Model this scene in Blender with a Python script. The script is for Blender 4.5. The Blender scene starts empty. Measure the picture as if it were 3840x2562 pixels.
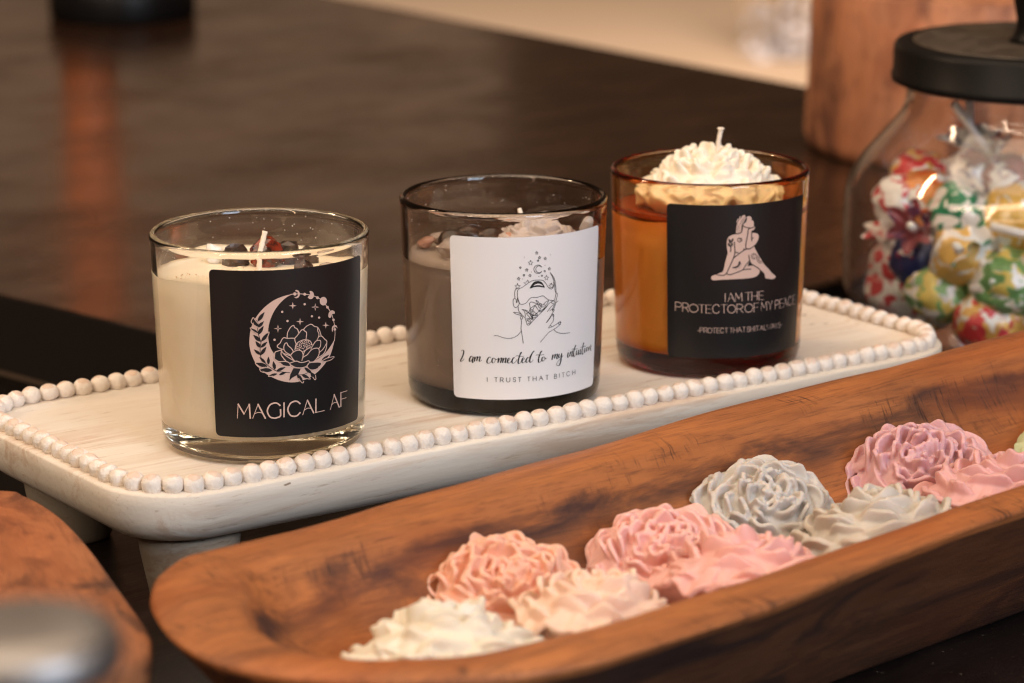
import bpy, bmesh, math, random, json
from mathutils import Vector, Matrix, Euler, noise as mnoise

S = bpy.context.scene
C = S.collection
PI = math.pi
# ------------------------------------------------------------------ camera
cam_d = bpy.data.cameras.new('camera')
cam = bpy.data.objects.new('camera', cam_d)
C.objects.link(cam)
cam_d.sensor_width = 36.0
cam_d.lens = 109.53
cam_d.clip_start = 0.01
cam_d.clip_end = 60
cam.matrix_world = (Matrix.Translation((0, 0, 0.33335)) @
                    Matrix.Rotation(PI / 2 - 0.24479, 4, 'X') @ Matrix.Rotation(-0.00324, 4, 'Z'))
cam_d.dof.use_dof = True
cam_d.dof.focus_distance = 1.20
cam_d.dof.aperture_fstop = 11.0
S.camera = cam
# ------------------------------------------------------------------ render / view
S.render.engine = 'CYCLES'
cy = S.cycles
cy.use_denoising = True
try:
    cy.denoiser = 'OPENIMAGEDENOISE'
except Exception:
    pass
cy.caustics_refractive = True
cy.caustics_reflective = True
cy.blur_glossy = 0.3
cy.max_bounces = 18
cy.transmission_bounces = 16
cy.glossy_bounces = 6
cy.diffuse_bounces = 4
cy.volume_bounces = 1
cy.transparent_max_bounces = 16
cy.sample_clamp_indirect = 40.0
cy.use_adaptive_sampling = False
cy.filter_width = 1.15
S.view_settings.view_transform = 'Standard'
S.view_settings.look = 'None'
S.view_settings.exposure = 0.14
S.view_settings.gamma = 1.0
S.view_settings.use_curve_mapping = False
# ------------------------------------------------------------------ world and lamps
W = bpy.data.worlds.new('World')
S.world = W
W.use_nodes = True
bg = W.node_tree.nodes['Background']
bg.inputs[0].default_value = (0.34, 0.185, 0.105, 1)
bg.inputs[1].default_value = 0.20


def area(name, loc, target, sx, sy, power, col):
    d = bpy.data.lights.new(name, 'AREA')
    d.shape = 'RECTANGLE'
    d.size = sx
    d.size_y = sy
    d.energy = power
    d.color = col
    o = bpy.data.objects.new(name, d)
    C.objects.link(o)
    o.location = loc
    o.rotation_euler = (Vector(target) - Vector(loc)).to_track_quat('-Z', 'Y').to_euler()
    return o


area('ceiling_lamp', (-0.25, 1.45, 1.9), (0.05, 1.2, 0), 1.9, 1.5, 21.0, (1.0, 0.78, 0.57))
area('window_light', (1.45, -0.85, 1.10), (0.1, 1.2, 0), 0.9, 1.2, 35.0, (0.60, 0.77, 1.0))
area('warm_fill_lamp', (-1.35, -0.5, 1.05), (0.0, 1.2, 0), 0.07, 1.3, 6.0, (1.0, 0.76, 0.54))
area('strip_lamp', (0.2, 0.14, 1.45), (0.2, 1.4, 0), 5.0, 0.045, 15.0, (1.0, 0.80, 0.60))
area('strip_lamp', (0.2, -0.08, 1.45), (0.2, 1.4, 0), 5.0, 0.045, 15.0, (1.0, 0.80, 0.60))
area('strip_lamp', (0.3, -0.5, 0.80), (0.3, 1.4, 0.0), 4.0, 0.05, 7.0, (1.0, 0.84, 0.66))
area('far_floor_fill', (0.6, 3.6, 1.6), (0.6, 8.0, -0.78), 3.0, 2.0, 340.0, (1.0, 0.78, 0.60))  # unseen lamp added to brighten the floor beyond the table
area('table_sheen_fill', (-0.85, 5.2, 0.62), (-0.3, 1.6, -0.04), 1.7, 0.85, 1.05, (1.0, 0.62, 0.38))  # added unseen panel, reflected as a warm sheen on the dark tabletop
area('stem_fill', (-1.6, 1.7, 1.5), (-0.38, 2.7, 0.1), 0.05, 0.9, 16.0, (1.0, 0.70, 0.45))  # unseen, added to light the copper stem and lift the tabletop's left side

# ------------------------------------------------------------------ frame of the tray
PHI = 0.61321
TO = Vector((-0.13473, 1.08696, 0))
MT = Matrix.Translation(TO) @ Matrix.Rotation(PHI, 4, 'Z')


def tw(u, v, z=0.0):
    return MT @ Vector((u, v, z))


TABLE_Z = -0.05
# ------------------------------------------------------------------ helpers


def link(o, parent=None):
    C.objects.link(o)
    if parent is not None:
        o.parent = parent
    return o


def tag(o, label=None, cat=None, group=None, kind=None):
    if label:
        o['label'] = label
    if cat:
        o['category'] = cat
    if group:
        o['group'] = group
    if kind:
        o['kind'] = kind
    return o


def empty(name, loc, rz=0.0):
    o = bpy.data.objects.new(name, None)
    o.empty_display_size = 0.02
    o.location = loc
    o.rotation_euler = (0, 0, rz)
    return link(o)


def build(name, bm, mat, parent=None, smooth=True, loc=None, rot=None):
    me = bpy.data.meshes.new(name)
    bmesh.ops.recalc_face_normals(bm, faces=bm.faces[:])
    bm.to_mesh(me)
    bm.free()
    for m in (mat if isinstance(mat, (list, tuple)) else [mat]):
        me.materials.append(m)
    if smooth:
        for p in me.polygons:
            p.use_smooth = True
    o = bpy.data.objects.new(name, me)
    if loc is not None:
        o.location = loc
    if rot is not None:
        o.rotation_euler = rot
    return link(o, parent)


def lathe(bm, prof, n=64, cx=0.0, cy_=0.0):
    """closed revolve; prof: list of (r, z); r==0 ends become poles"""
    rings = []
    for r, z in prof:
        if r < 1e-7:
            rings.append([bm.verts.new((cx, cy_, z))])
        else:
            rings.append([bm.verts.new((cx + r * math.cos(2 * PI * i / n), cy_ + r * math.sin(2 * PI * i / n), z)) for i in range(n)])
    for a, b in zip(rings, rings[1:]):
        for i in range(n):
            j = (i + 1) % n
            if len(a) == 1 and len(b) == 1:
                continue
            if len(a) == 1:
                bm.faces.new((a[0], b[i], b[j]))
            elif len(b) == 1:
                bm.faces.new((a[i], b[0], a[j]))
            else:
                bm.faces.new((a[i], b[i], b[j], a[j]))
    return rings


def loft(bm, rings, cap=True):
    vs = [[bm.verts.new(p) for p in r] for r in rings]
    n = len(vs[0])
    for a, b in zip(vs, vs[1:]):
        for i in range(n):
            j = (i + 1) % n
            bm.faces.new((a[i], a[j], b[j], b[i]))
    if cap:
        bm.faces.new(vs[0][::-1])
        bm.faces.new(vs[-1])
    return vs


def catmull(pts, seg=6, closed=False):
    P = [Vector(p) for p in pts]
    n = len(P)
    if n < 3:
        return P
    out = []
    rng = range(n) if closed else range(n - 1)
    for i in rng:
        p1, p2 = P[i], P[(i + 1) % n]
        p0 = P[(i - 1) % n] if (closed or i > 0) else p1 * 2 - p2
        p3 = P[(i + 2) % n] if (closed or i + 2 < n) else p2 * 2 - p1
        for k in range(seg):
            t = k / seg
            out.append(0.5 * ((2 * p1) + (p2 - p0) * t + (2 * p0 - 5 * p1 + 4 * p2 - p3) * t * t + (3 * p1 - p0 - 3 * p2 + p3) * t ** 3))
    if not closed:
        out.append(P[-1])
    return out


def resample(pts, n):
    """closed polyline -> n evenly spaced points"""
    L = [0.0]
    m = len(pts)
    for i in range(m):
        L.append(L[-1] + (pts[(i + 1) % m] - pts[i]).length)
    out = []
    k = 0
    for i in range(n):
        d = L[-1] * i / n
        while L[k + 1] < d:
            k += 1
        t = (d - L[k]) / max(1e-9, L[k + 1] - L[k])
        out.append(pts[k].lerp(pts[(k + 1) % m], t))
    return out


def tube(bm, pts, rad, n=10, cap=True):
    P = [Vector(p) for p in pts]
    R = rad if isinstance(rad, (list, tuple)) else [rad] * len(P)
    rings = []
    for i, p in enumerate(P):
        d = (P[min(i + 1, len(P) - 1)] - P[max(i - 1, 0)]).normalized()
        up = Vector((0, 0, 1)) if abs(d.z) < 0.9 else Vector((1, 0, 0))
        a = d.cross(up).normalized()
        b = d.cross(a)
        rings.append([p + (a * math.cos(2 * PI * k / n) + b * math.sin(2 * PI * k / n)) * R[i] for k in range(n)])
    loft(bm, rings, cap)


def rrect(x0, y0, x1, y1, r, n=10):
    out = []
    for cx, cy_, a0 in ((x1 - r, y0 + r, -PI / 2), (x1 - r, y1 - r, 0), (x0 + r, y1 - r, PI / 2), (x0 + r, y0 + r, PI)):
        for k in range(n + 1):
            a = a0 + PI / 2 * k / n
            out.append((cx + r * math.cos(a), cy_ + r * math.sin(a)))
    return out


# ------------------------------------------------------------------ materials


class NT:
    def __init__(self, name):
        self.m = bpy.data.materials.new(name)
        self.m.use_nodes = True
        self.t = self.m.node_tree
        self.b = self.t.nodes['Principled BSDF']
        self.out = self.t.nodes['Material Output']

    def n(self, typ, **kw):
        x = self.t.nodes.new(typ)
        for k, v in kw.items():
            setattr(x, k, v)
        return x

    def l(self, a, b):
        self.t.links.new(a, b)

    def coords(self, scale=(1, 1, 1), rot=(0, 0, 0), kind='Object', rnd=False):
        tc = self.n('ShaderNodeTexCoord')
        mp = self.n('ShaderNodeMapping')
        mp.inputs['Scale'].default_value = scale
        mp.inputs['Rotation'].default_value = rot
        self.l(tc.outputs[kind], mp.inputs['Vector'])
        if rnd:
            oi = self.n('ShaderNodeObjectInfo')
            mul = self.n('ShaderNodeMath', operation='MULTIPLY')
            mul.inputs[1].default_value = 37.0
            self.l(oi.outputs['Random'], mul.inputs[0])
            self.l(mul.outputs[0], mp.inputs['Location'])
        return mp.outputs[0]

    def noise(self, vec, scale=5, detail=6, rough=0.6, dist=0.0):
        x = self.n('ShaderNodeTexNoise')
        x.inputs['Scale'].default_value = scale
        x.inputs['Detail'].default_value = detail
        x.inputs['Roughness'].default_value = rough
        x.inputs['Distortion'].default_value = dist
        self.l(vec, x.inputs['Vector'])
        return x.outputs['Fac']

    def ramp(self, fac, stops, interp='LINEAR'):
        r = self.n('ShaderNodeValToRGB')
        cr = r.color_ramp
        cr.interpolation = interp
        while len(cr.elements) < len(stops):
            cr.elements.new(0.5)
        for e, (p, c) in zip(cr.elements, stops):
            e.position = p
            e.color = (*c, 1) if not isinstance(c, (int, float)) else (c, c, c, 1)
        self.l(fac, r.inputs[0])
        return r.outputs[0]

    def mix(self, fac, a, b, mode='MIX'):
        x = self.n('ShaderNodeMix', data_type='RGBA', blend_type=mode)
        for sock, val in ((x.inputs[0], fac), (x.inputs[6], a), (x.inputs[7], b)):
            if isinstance(val, (int, float)):
                sock.default_value = val
            elif isinstance(val, tuple):
                sock.default_value = (*val, 1)
            else:
                self.l(val, sock)
        return x.outputs[2]

    def bump(self, h, strength=0.3, dist=0.001, nrm=None):
        x = self.n('ShaderNodeBump')
        x.inputs['Strength'].default_value = strength
        x.inputs['Distance'].default_value = dist
        self.l(h, x.inputs['Height'])
        if nrm is not None:
            self.l(nrm, x.inputs['Normal'])
        return x.outputs[0]

    def set(self, **kw):
        names = dict(color='Base Color', rough='Roughness', metal='Metallic', spec='Specular IOR Level', trans='Transmission Weight', ior='IOR',
                     coat='Coat Weight', coat_rough='Coat Roughness', sss='Subsurface Weight', sss_r='Subsurface Radius', sss_s='Subsurface Scale',
                     normal='Normal', sheen='Sheen Weight')
        for k, v in kw.items():
            s = self.b.inputs[names[k]]
            if isinstance(v, bpy.types.NodeSocket):
                self.l(v, s)
            elif isinstance(v, tuple) and len(v) == 3 and k == 'color':
                s.default_value = (*v, 1)
            else:
                s.default_value = v
        return self


def plain(name, col, rough=0.5, **kw):
    return NT(name).set(color=col, rough=rough, **kw).m


def glass(name, sigma=None, tint=(1, 1, 1), rough=0.0, wavy=0.12):
    t = NT(name)
    g = t.n('ShaderNodeBsdfGlass')
    g.inputs['Color'].default_value = (*tint, 1)
    g.inputs['Roughness'].default_value = rough
    g.inputs['IOR'].default_value = 1.5
    if wavy:
        t.l(t.bump(t.noise(t.coords((55, 55, 30)), 1.0, 2, 0.5), wavy, 0.0012), g.inputs['Normal'])
    t.l(g.outputs[0], t.out.inputs['Surface'])
    if sigma:
        mx = max(sigma) * 1.02
        a = t.n('ShaderNodeVolumeAbsorption')
        a.inputs['Color'].default_value = (*[1 - s / mx for s in sigma], 1)
        a.inputs['Density'].default_value = mx
        t.l(a.outputs[0], t.out.inputs['Volume'])
    return t.m


def wood(name, c_dark, c_mid, c_light, gscale=(6, 60, 60), scratch=0.0, rough=0.5, patch=0.5, bumps=0.4, blotch=(10, 26, 26), zband=None):
    t = NT(name)
    base = t.noise(t.coords(gscale), 1.0, 7, 0.6, 1.0)
    soft = t.noise(t.coords(tuple(x * 0.45 for x in blotch), rot=(0.2, 0.1, 0.2)), 1.0, 5, 0.6, 0.6)
    col = t.ramp(soft, [(0.30, c_mid), (0.55, c_light), (0.75, c_mid)])
    col = t.mix(t.ramp(base, [(0.36, 0.55), (0.55, 0.0)]), col, tuple((a + b) / 2 for a, b in zip(c_dark, c_mid)))
    fine = t.noise(t.coords((gscale[0] * 4, gscale[1] * 8, gscale[2] * 8)), 1.0, 5, 0.7)
    col = t.mix(t.ramp(fine, [(0.34, 0.45), (0.50, 0.0)]), col, c_dark)
    big = t.noise(t.coords(blotch, rot=(0.1, 0.0, 0.12)), 1.0, 6, 0.62, 0.9)
    pm = t.ramp(big, [(0.485, 0.0), (0.55, patch * 0.55), (0.64, patch)])
    if zband:
        z0, hw, floor_ = zband
        sep = t.n('ShaderNodeSeparateXYZ')
        t.l(t.coords((1, 1, 1)), sep.inputs[0])
        jit = t.n('ShaderNodeMath', operation='MULTIPLY_ADD')
        t.l(t.noise(t.coords((18, 18, 18)), 1.0, 4, 0.6), jit.inputs[0])
        jit.inputs[1].default_value = 0.02
        t.l(sep.outputs[2], jit.inputs[2])
        mr = t.n('ShaderNodeMapRange')
        mr.inputs['From Min'].default_value = z0 + 0.01 - 2 * hw
        mr.inputs['From Max'].default_value = z0 + 0.01 + 2 * hw
        t.l(jit.outputs[0], mr.inputs['Value'])
        band = t.ramp(mr.outputs[0], [(0.0, floor_), (0.3, floor_), (0.45, 1.0), (0.58, 1.0), (0.68, floor_ * 0.18), (1.0, floor_ * 0.18)])
        pm = t.mix(1.0, t.ramp(big, [(0.40, 0.0), (0.52, patch * 0.7), (0.62, patch)]), band, 'MULTIPLY')
    col = t.mix(pm, col, (c_dark[0] * 0.75, c_dark[1] * 0.9, c_dark[2] * 1.25))
    warm = t.noise(t.coords((6, 15, 15), rot=(0.3, 0.2, 0.5)), 1.0, 3, 0.5)
    col = t.mix(t.ramp(warm, [(0.50, 0.0), (0.72, 0.45)]), col, (c_light[0] * 0.95, c_light[1] * 0.62, c_light[2] * 0.40))
    nrm = t.bump(t.mix(0.5, base, fine), bumps, 0.0009)
    if scratch:
        ch = t.noise(t.coords((500, 60, 45), rot=(0.25, 0, 0.35)), 1.0, 3, 0.65, 0.8)
        msk = t.ramp(t.noise(t.coords((20, 40, 60)), 1.0, 4, 0.6), [(0.50, 0.0), (0.64, 1.0)])
        chm = t.mix(1.0, t.ramp(ch, [(0.36, 1.0), (0.46, 0.0)]), msk, 'MULTIPLY')
        col = t.mix(t.mix(1.0, chm, (scratch,) * 3, 'MULTIPLY'), col, tuple(x * 0.6 for x in c_dark))
        nrm = t.bump(chm, 0.3, 0.0004, nrm)
    gouge = t.noise(t.coords((26, 40, 40)), 1.0, 2, 0.5)
    nrm = t.bump(gouge, 0.35, 0.005, nrm)
    t.set(color=col, rough=t.ramp(fine, [(0.3, rough + 0.12), (0.7, rough - 0.06)]), normal=nrm, spec=0.35)
    return t.m


M_bowl = wood('carved_bowl_wood', (0.058, 0.025, 0.016), (0.270, 0.086, 0.028), (0.440, 0.158, 0.050), (10, 80, 80), scratch=0.8, rough=0.50, patch=0.95, bumps=0.6, blotch=(13, 36, 50), zband=(0.0535, 0.0085, 0.55))
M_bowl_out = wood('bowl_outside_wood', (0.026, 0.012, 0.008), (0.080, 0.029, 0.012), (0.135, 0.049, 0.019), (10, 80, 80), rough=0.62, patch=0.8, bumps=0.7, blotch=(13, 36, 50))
M_block = wood('riser_wood', (0.070, 0.028, 0.015), (0.24, 0.080, 0.030), (0.40, 0.155, 0.064), (14, 60, 60), rough=0.58, patch=0.9, blotch=(26, 50, 50))
M_stump = wood('stump_wood', (0.16, 0.055, 0.028), (0.40, 0.15, 0.068), (0.56, 0.25, 0.13), (30, 30, 9), rough=0.55, patch=0.9, blotch=(26, 26, 11))


def mat_table(name, base, rough, sheen_var=0.12, bmp=0.25):
    t = NT(name)
    n1 = t.noise(t.coords((3, 45, 45)), 1.0, 6, 0.6, 0.4)
    n2 = t.noise(t.coords((20, 260, 260)), 1.0, 4, 0.6)
    n3 = t.noise(t.coords((7, 9, 7)), 1.0, 8, 0.68)
    col = t.ramp(n1, [(0.3, tuple(x * 0.55 for x in base)), (0.7, tuple(x * 1.5 for x in base))])
    n4 = t.noise(t.coords((12, 26, 12)), 1.0, 7, 0.7, 0.6)
    col = t.mix(t.ramp(n4, [(0.45, 0.0), (0.72, 0.8)]), col, tuple(x * 2.6 for x in base))  # cloudy sheen put into the colour as lighter patches
    spk = t.noise(t.coords((420, 420, 420)), 1.0, 2, 0.5)
    col = t.mix(t.ramp(spk, [(0.70, 0.0), (0.76, 0.35)]), col, (0.30, 0.22, 0.16))
    r = t.ramp(n3, [(0.3, rough - sheen_var), (0.7, rough + sheen_var)])
    nrm = t.bump(n2, bmp, 0.0008)
    t.set(color=col, rough=r, normal=nrm, spec=0.38)
    return t.m


M_table2 = mat_table('dark_stained_tabletop', (0.021, 0.010, 0.0056), 0.23, 0.13, 0.05)
M_table = mat_table('black_brown_tabletop', (0.010, 0.006, 0.005), 0.40)
M_side = plain('black_table_side', (0.003, 0.002, 0.002), 0.6, spec=0.2)


def mat_whitewash(name='whitewashed_wood', k=1.0):
    t = NT(name)
    n1 = t.noise(t.coords((7, 75, 75)), 1.0, 8, 0.72, 0.9)
    n2 = t.noise(t.coords((7, 16, 16)), 1.0, 5, 0.6)
    n3 = t.noise(t.coords((60, 500, 500)), 1.0, 4, 0.65)
    col = t.ramp(n2, [(0.35, (0.70, 0.62, 0.53)), (0.65, (0.78, 0.72, 0.64))])
    worn = t.mix(1.0, t.ramp(n1, [(0.46, 0.0), (0.60, 1.0)]), t.ramp(n2, [(0.44, 0.05), (0.56, 1.0)]), 'MULTIPLY')
    col = t.mix(t.mix(1.0, worn, (0.62,) * 3, 'MULTIPLY'), col, (0.52, 0.34, 0.22))
    col = t.mix(t.ramp(n3, [(0.29, 0.6), (0.40, 0.0)]), col, (0.42, 0.30, 0.21))
    spk = t.noise(t.coords((90, 170, 170)), 1.0, 2, 0.5)
    col = t.mix(t.ramp(spk, [(0.735, 0.0), (0.75, 0.8)]), col, (0.16, 0.09, 0.045))
    if k != 1.0:
        col = t.mix(1.0, col, (k * 1.05, k * 0.98, k * 0.88), 'MULTIPLY')
    nrm = t.bump(n3, 0.3, 0.0005, t.bump(n1, 0.25, 0.0006))
    t.set(color=col, rough=0.75, normal=nrm, spec=0.25)
    return t.m


def mat_bead(name, k, rnd):
    t = NT(name)
    n1 = t.noise(t.coords((2.2 * k,) * 3, rnd=rnd), 1.0, 4, 0.6)
    n2 = t.noise(t.coords((9 * k,) * 3, rnd=rnd), 1.0, 3, 0.65)
    col = t.ramp(n1, [(0.35, (0.80, 0.71, 0.63)), (0.62, (0.85, 0.78, 0.71))])
    col = t.mix(t.ramp(n1, [(0.66, 0.0), (0.72, 0.5)]), col, (0.66, 0.44, 0.30))
    col = t.mix(t.ramp(n2, [(0.22, 0.2), (0.30, 0.0)]), col, (0.62, 0.44, 0.33))
    if rnd:
        sep = t.n('ShaderNodeSeparateXYZ')
        t.l(t.coords((1, 1, 1)), sep.inputs[0])
        ad = t.n('ShaderNodeMath', operation='MULTIPLY_ADD')
        ad.inputs[1].default_value = 0.55
        t.l(n1, ad.inputs[0])
        t.l(sep.outputs[2], ad.inputs[2])
        col = t.mix(t.ramp(ad.outputs[0], [(0.0, 0.0), (1.16, 0.0), (1.24, 0.55)]) if False else t.ramp(t_sub(t, ad.outputs[0], 0.75), [(0.30, 0.0), (0.38, 0.6)]), col, (0.66, 0.44, 0.31))
    t.set(color=col, rough=0.74, normal=t.bump(n2, 0.15, 0.03 / k, t.bump(n1, 0.2, 0.08 / k)), spec=0.25)
    return t.m


def t_sub(t, a, v):
    x = t.n('ShaderNodeMath', operation='SUBTRACT')
    t.l(a, x.inputs[0])
    x.inputs[1].default_value = v
    return x.outputs[0]


M_tray = mat_whitewash()
M_foot = mat_whitewash('shaded_foot_whitewash', 0.42)  # tray whitewash darkened: the shade under the tray put into the feet's colour
M_bead = mat_bead('whitewashed_bead', 1.0, True)
M_bead_row = mat_bead('whitewashed_bead_row', 250.0, False)


def mat_wax(name, col, col2, rough=0.45, sss=0.0, scale=0.004, nsc=60, bump=0.15):
    t = NT(name)
    n1 = t.noise(t.coords((nsc, nsc, nsc), rnd=True), 1.0, 5, 0.6)
    n2 = t.noise(t.coords((nsc * 12,) * 3), 1.0, 3, 0.6)
    t.set(color=t.ramp(n1, [(0.32, col), (0.68, col2)]), rough=rough, normal=t.bump(n2, bump, 0.0006), spec=0.4)
    if sss:
        t.set(sss=sss, sss_s=scale, sss_r=(1.0, 0.55, 0.35))
    return t.m


M_glass_clear = glass('clear_glass', (1.2, 1.3, 2.2), (0.995, 0.99, 0.98))
M_glass_smoke = glass('smoky_glass', (115, 145, 165))
M_glass_amber = glass('amber_glass', (24, 116, 290))
M_glass_jar = glass('candy_jar_glass', None, (0.99, 0.985, 0.98))
M_wax_cream = mat_wax('cream_wax', (0.96, 0.82, 0.61), (0.97, 0.87, 0.69))
M_wax_grey = mat_wax('taupe_wax', (0.60, 0.52, 0.44), (0.68, 0.59, 0.50))
M_wax_amber = mat_wax('pale_wax', (0.97, 0.62, 0.24), (0.98, 0.66, 0.28))
M_wick = plain('cotton_wick', (0.82, 0.72, 0.60), 0.8)
M_black_paper = NT('matte_black_sticker').set(color=(0.012, 0.0105, 0.0105), rough=0.36, spec=0.42).m
M_white_paper = NT('white_sticker').set(color=(0.80, 0.775, 0.775), rough=0.45, spec=0.35).m
M_pink_ink = plain('blush_print', (0.66, 0.46, 0.38), 0.5)
M_black_ink = plain('black_print', (0.014, 0.011, 0.011), 0.5)
M_white_ink = plain('white_print', (0.78, 0.755, 0.755), 0.5)
M_lid = NT('black_lid_metal').set(color=(0.006, 0.0055, 0.0055), rough=0.38, spec=0.16).m
M_floor = mat_wax('pale_floor', (0.70, 0.54, 0.40), (0.78, 0.62, 0.47), 0.6, nsc=0.9)

# ================================================================== SETTING
fb = bmesh.new()
vs = [fb.verts.new(p) for p in ((-14, -3, 0), (14, -3, 0), (14, 30, 0), (-14, 30, 0))]
fb.faces.new(vs)
tag(build('floor', fb, M_floor, None, False, (0, 0, -0.78)), kind='structure')


def box_bm(bm, x0, y0, z0, x1, y1, z1, bev=0.0, seg=3):
    r = bmesh.ops.create_cube(bm, size=1.0)
    for v in r['verts']:
        v.co = Vector(((x0 + x1) / 2 + v.co.x * (x1 - x0), (y0 + y1) / 2 + v.co.y * (y1 - y0), (z0 + z1) / 2 + v.co.z * (z1 - z0)))
    if bev:
        es = list({e for v in r['verts'] for e in v.link_edges})
        bmesh.ops.bevel(bm, geom=es, offset=bev, segments=seg, profile=0.7, affect='EDGES')


# display table behind: corner at (u .2469, v .2128), edges along 9.6 degrees off the tray
A2 = PHI + 0.166
t2 = empty('display_table', (*tw(0.2469, 0.2128)[:2], -0.78), A2)
tag(t2, 'dark brown polished table standing behind the white beaded tray, its corner pointing forward', 'table')
b = bmesh.new()
T2I = (Matrix.Translation(t2.location) @ Matrix.Rotation(A2, 4, 'Z')).inverted()
nl, ll, fr_, fl_ = Vector((.2469, .2128)), Vector((.1854, .4988)), Vector((.9631, .7586)), Vector((.9445, 1.3569))
ldir, fdir, ndir = (ll - nl).normalized(), (fl_ - fr_).normalized(), Vector((.3214, .0541)).normalized()
ncorner = nl + ndir * 0.742
poly2 = [nl, ncorner, ncorner + fdir * 2.6, nl + ldir * 2.6]
poly2 = [T2I @ tw(p.x, p.y, 0) for p in poly2]
cen2 = sum(poly2, Vector()) / 4
loft(b, [[Vector((*(p + (cen2 - p).normalized() * d)[:2], z)) for p in poly2] for d, z in ((0.003, 0.695), (0.0, 0.698), (0.0, 0.7375), (0.0012, 0.7393), (0.0035, 0.74))])
o = build('tabletop', b, [M_table2, M_side], t2, False)
for p in o.data.polygons:
    if abs(p.normal.z) < 0.3:
        p.material_index = 1
b = bmesh.new()
loft(b, [[Vector((*(p + (cen2 - p).normalized() * 0.03)[:2], z)) for p in poly2] for z in (0.0, 0.694)])
build('cabinet_body', b, M_side, t2, False)

# the table everything in front stands on
t1 = empty('serving_table', (*tw(0.0, 0.0)[:2], -0.78), A2)
tag(t1, 'near black table carrying the white tray, the long wooden bowl and the candy jar', 'table')
b = bmesh.new()
box_bm(b, -1.1, -0.95, 0.69, 1.5, 0.178, 0.73, 0.003)
build('tabletop', b, M_table, t1, False)
for sx in (-1.03, 1.38):
    for sy in (-0.88, 0.06):
        b = bmesh.new()
        box_bm(b, sx, sy, 0, sx + 0.06, sy + 0.06, 0.69, 0.003, 1)
        build('leg', b, M_side, t1, False)

# ================================================================== BEADED TRAY
tray = empty('beaded_tray', TO, PHI)
tag(tray, 'whitewashed wooden footed tray edged with round beads, carrying three jar candles', 'tray')
TL, TW_ = 0.4125, 0.163


def inset_rr(d, z):
    return [(x, y, z) for x, y in rrect(d, d, TL - d, TW_ - d, max(0.006, 0.034 - d), 12)]


b = bmesh.new()
rings = [inset_rr(d, z) for d, z in ((0.03, -0.0215), (0.014, -0.0215), (0.0075, -0.0195), (0.003, -0.0155), (0.0008, -0.0105), (0.0, -0.005), (0.0, -0.0008),
                                       (0.0006, 0.0), (0.011, 0.0002), (0.0125, 0.0), (0.0135, -0.0010), (0.02, -0.0012))]
loft(b, rings)
build('board', b, M_tray, tray)
for (fx, fy) in ((0.036, 0.031), (0.036, TW_ - 0.036), (TL - 0.038, 0.036), (TL - 0.038, TW_ - 0.036)):
    b = bmesh.new()
    lathe(b, [(0, TABLE_Z + 0.0002), (0.0145, TABLE_Z + 0.0002), (0.0155, TABLE_Z + 0.002), (0.019, -0.030), (0.020, -0.0225), (0, -0.0225)], 32, fx, fy)
    build('foot', b, M_foot, tray)
# beads
path = [Vector((x, y, 0)) for x, y in rrect(0.0066, 0.0066, TL - 0.0066, TW_ - 0.0066, 0.027, 12)]
per = sum((path[(i + 1) % len(path)] - path[i]).length for i in range(len(path)))
nb = int(round(per / 0.00786))
spots = resample(path, nb)
random.seed(11)
b = bmesh.new()
bmesh.ops.create_uvsphere(b, u_segments=24, v_segments=16, radius=1.0)
for v in b.verts:
    n_ = v.co.normalized()
    v.co *= 1 + 0.05 * mnoise.noise(n_ * 1.7) + 0.02 * mnoise.noise(n_ * 5)
    if abs(n_.x) > 0.9:
        v.co.x *= 0.93
bead0 = build('bead', b, M_bead, tray)
order = []
for i, p in enumerate(spots):
    w = MT @ p
    px = w.x / w.y  # angular position seen from the front of the display
    hid = (p.y > 0.13 and not (p.x < 0.115 or 0.245 < p.x < 0.285))
    order.append((hid, (w - Vector((0, 0, 0.33))).length, i))
order.sort()
single = {i for _, _, i in order[:100]}
rest = bmesh.new()
first = True


def bead_tm(i):
    p = spots[i]
    d = (spots[(i + 1) % nb] - spots[i - 1]).normalized()
    sc = Matrix.Diagonal((0.00425 * random.uniform(0.93, 1.04), 0.0040 * random.uniform(0.94, 1.08), 0.0039 * random.uniform(0.93, 1.07), 1))
    z = 0.0026 + random.uniform(-0.0003, 0.0003)
    return (Matrix.Translation((p.x + random.uniform(-.0003, .0003), p.y + random.uniform(-.0003, .0003), z)) @
            Matrix.Rotation(math.atan2(d.y, d.x) + random.uniform(-.15, .15), 4, 'Z') @ sc @ Matrix.Rotation(random.uniform(-.4, .4), 4, 'X') @ Matrix.Rotation(random.uniform(-.25, .25), 4, 'Y'))


for i in range(nb):
    M = bead_tm(i)
    if i in single:
        if first:
            o = bead0
            first = False
        else:
            o = bead0.copy()
            link(o, tray)
        o.matrix_basis = M
    else:
        r = bmesh.ops.create_uvsphere(rest, u_segments=16, v_segments=12, radius=1.0)
        for v in r['verts']:
            v.co = M @ v.co
o = build('bead_row', rest, M_bead_row, tray)
o['kind'] = 'stuff'

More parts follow.
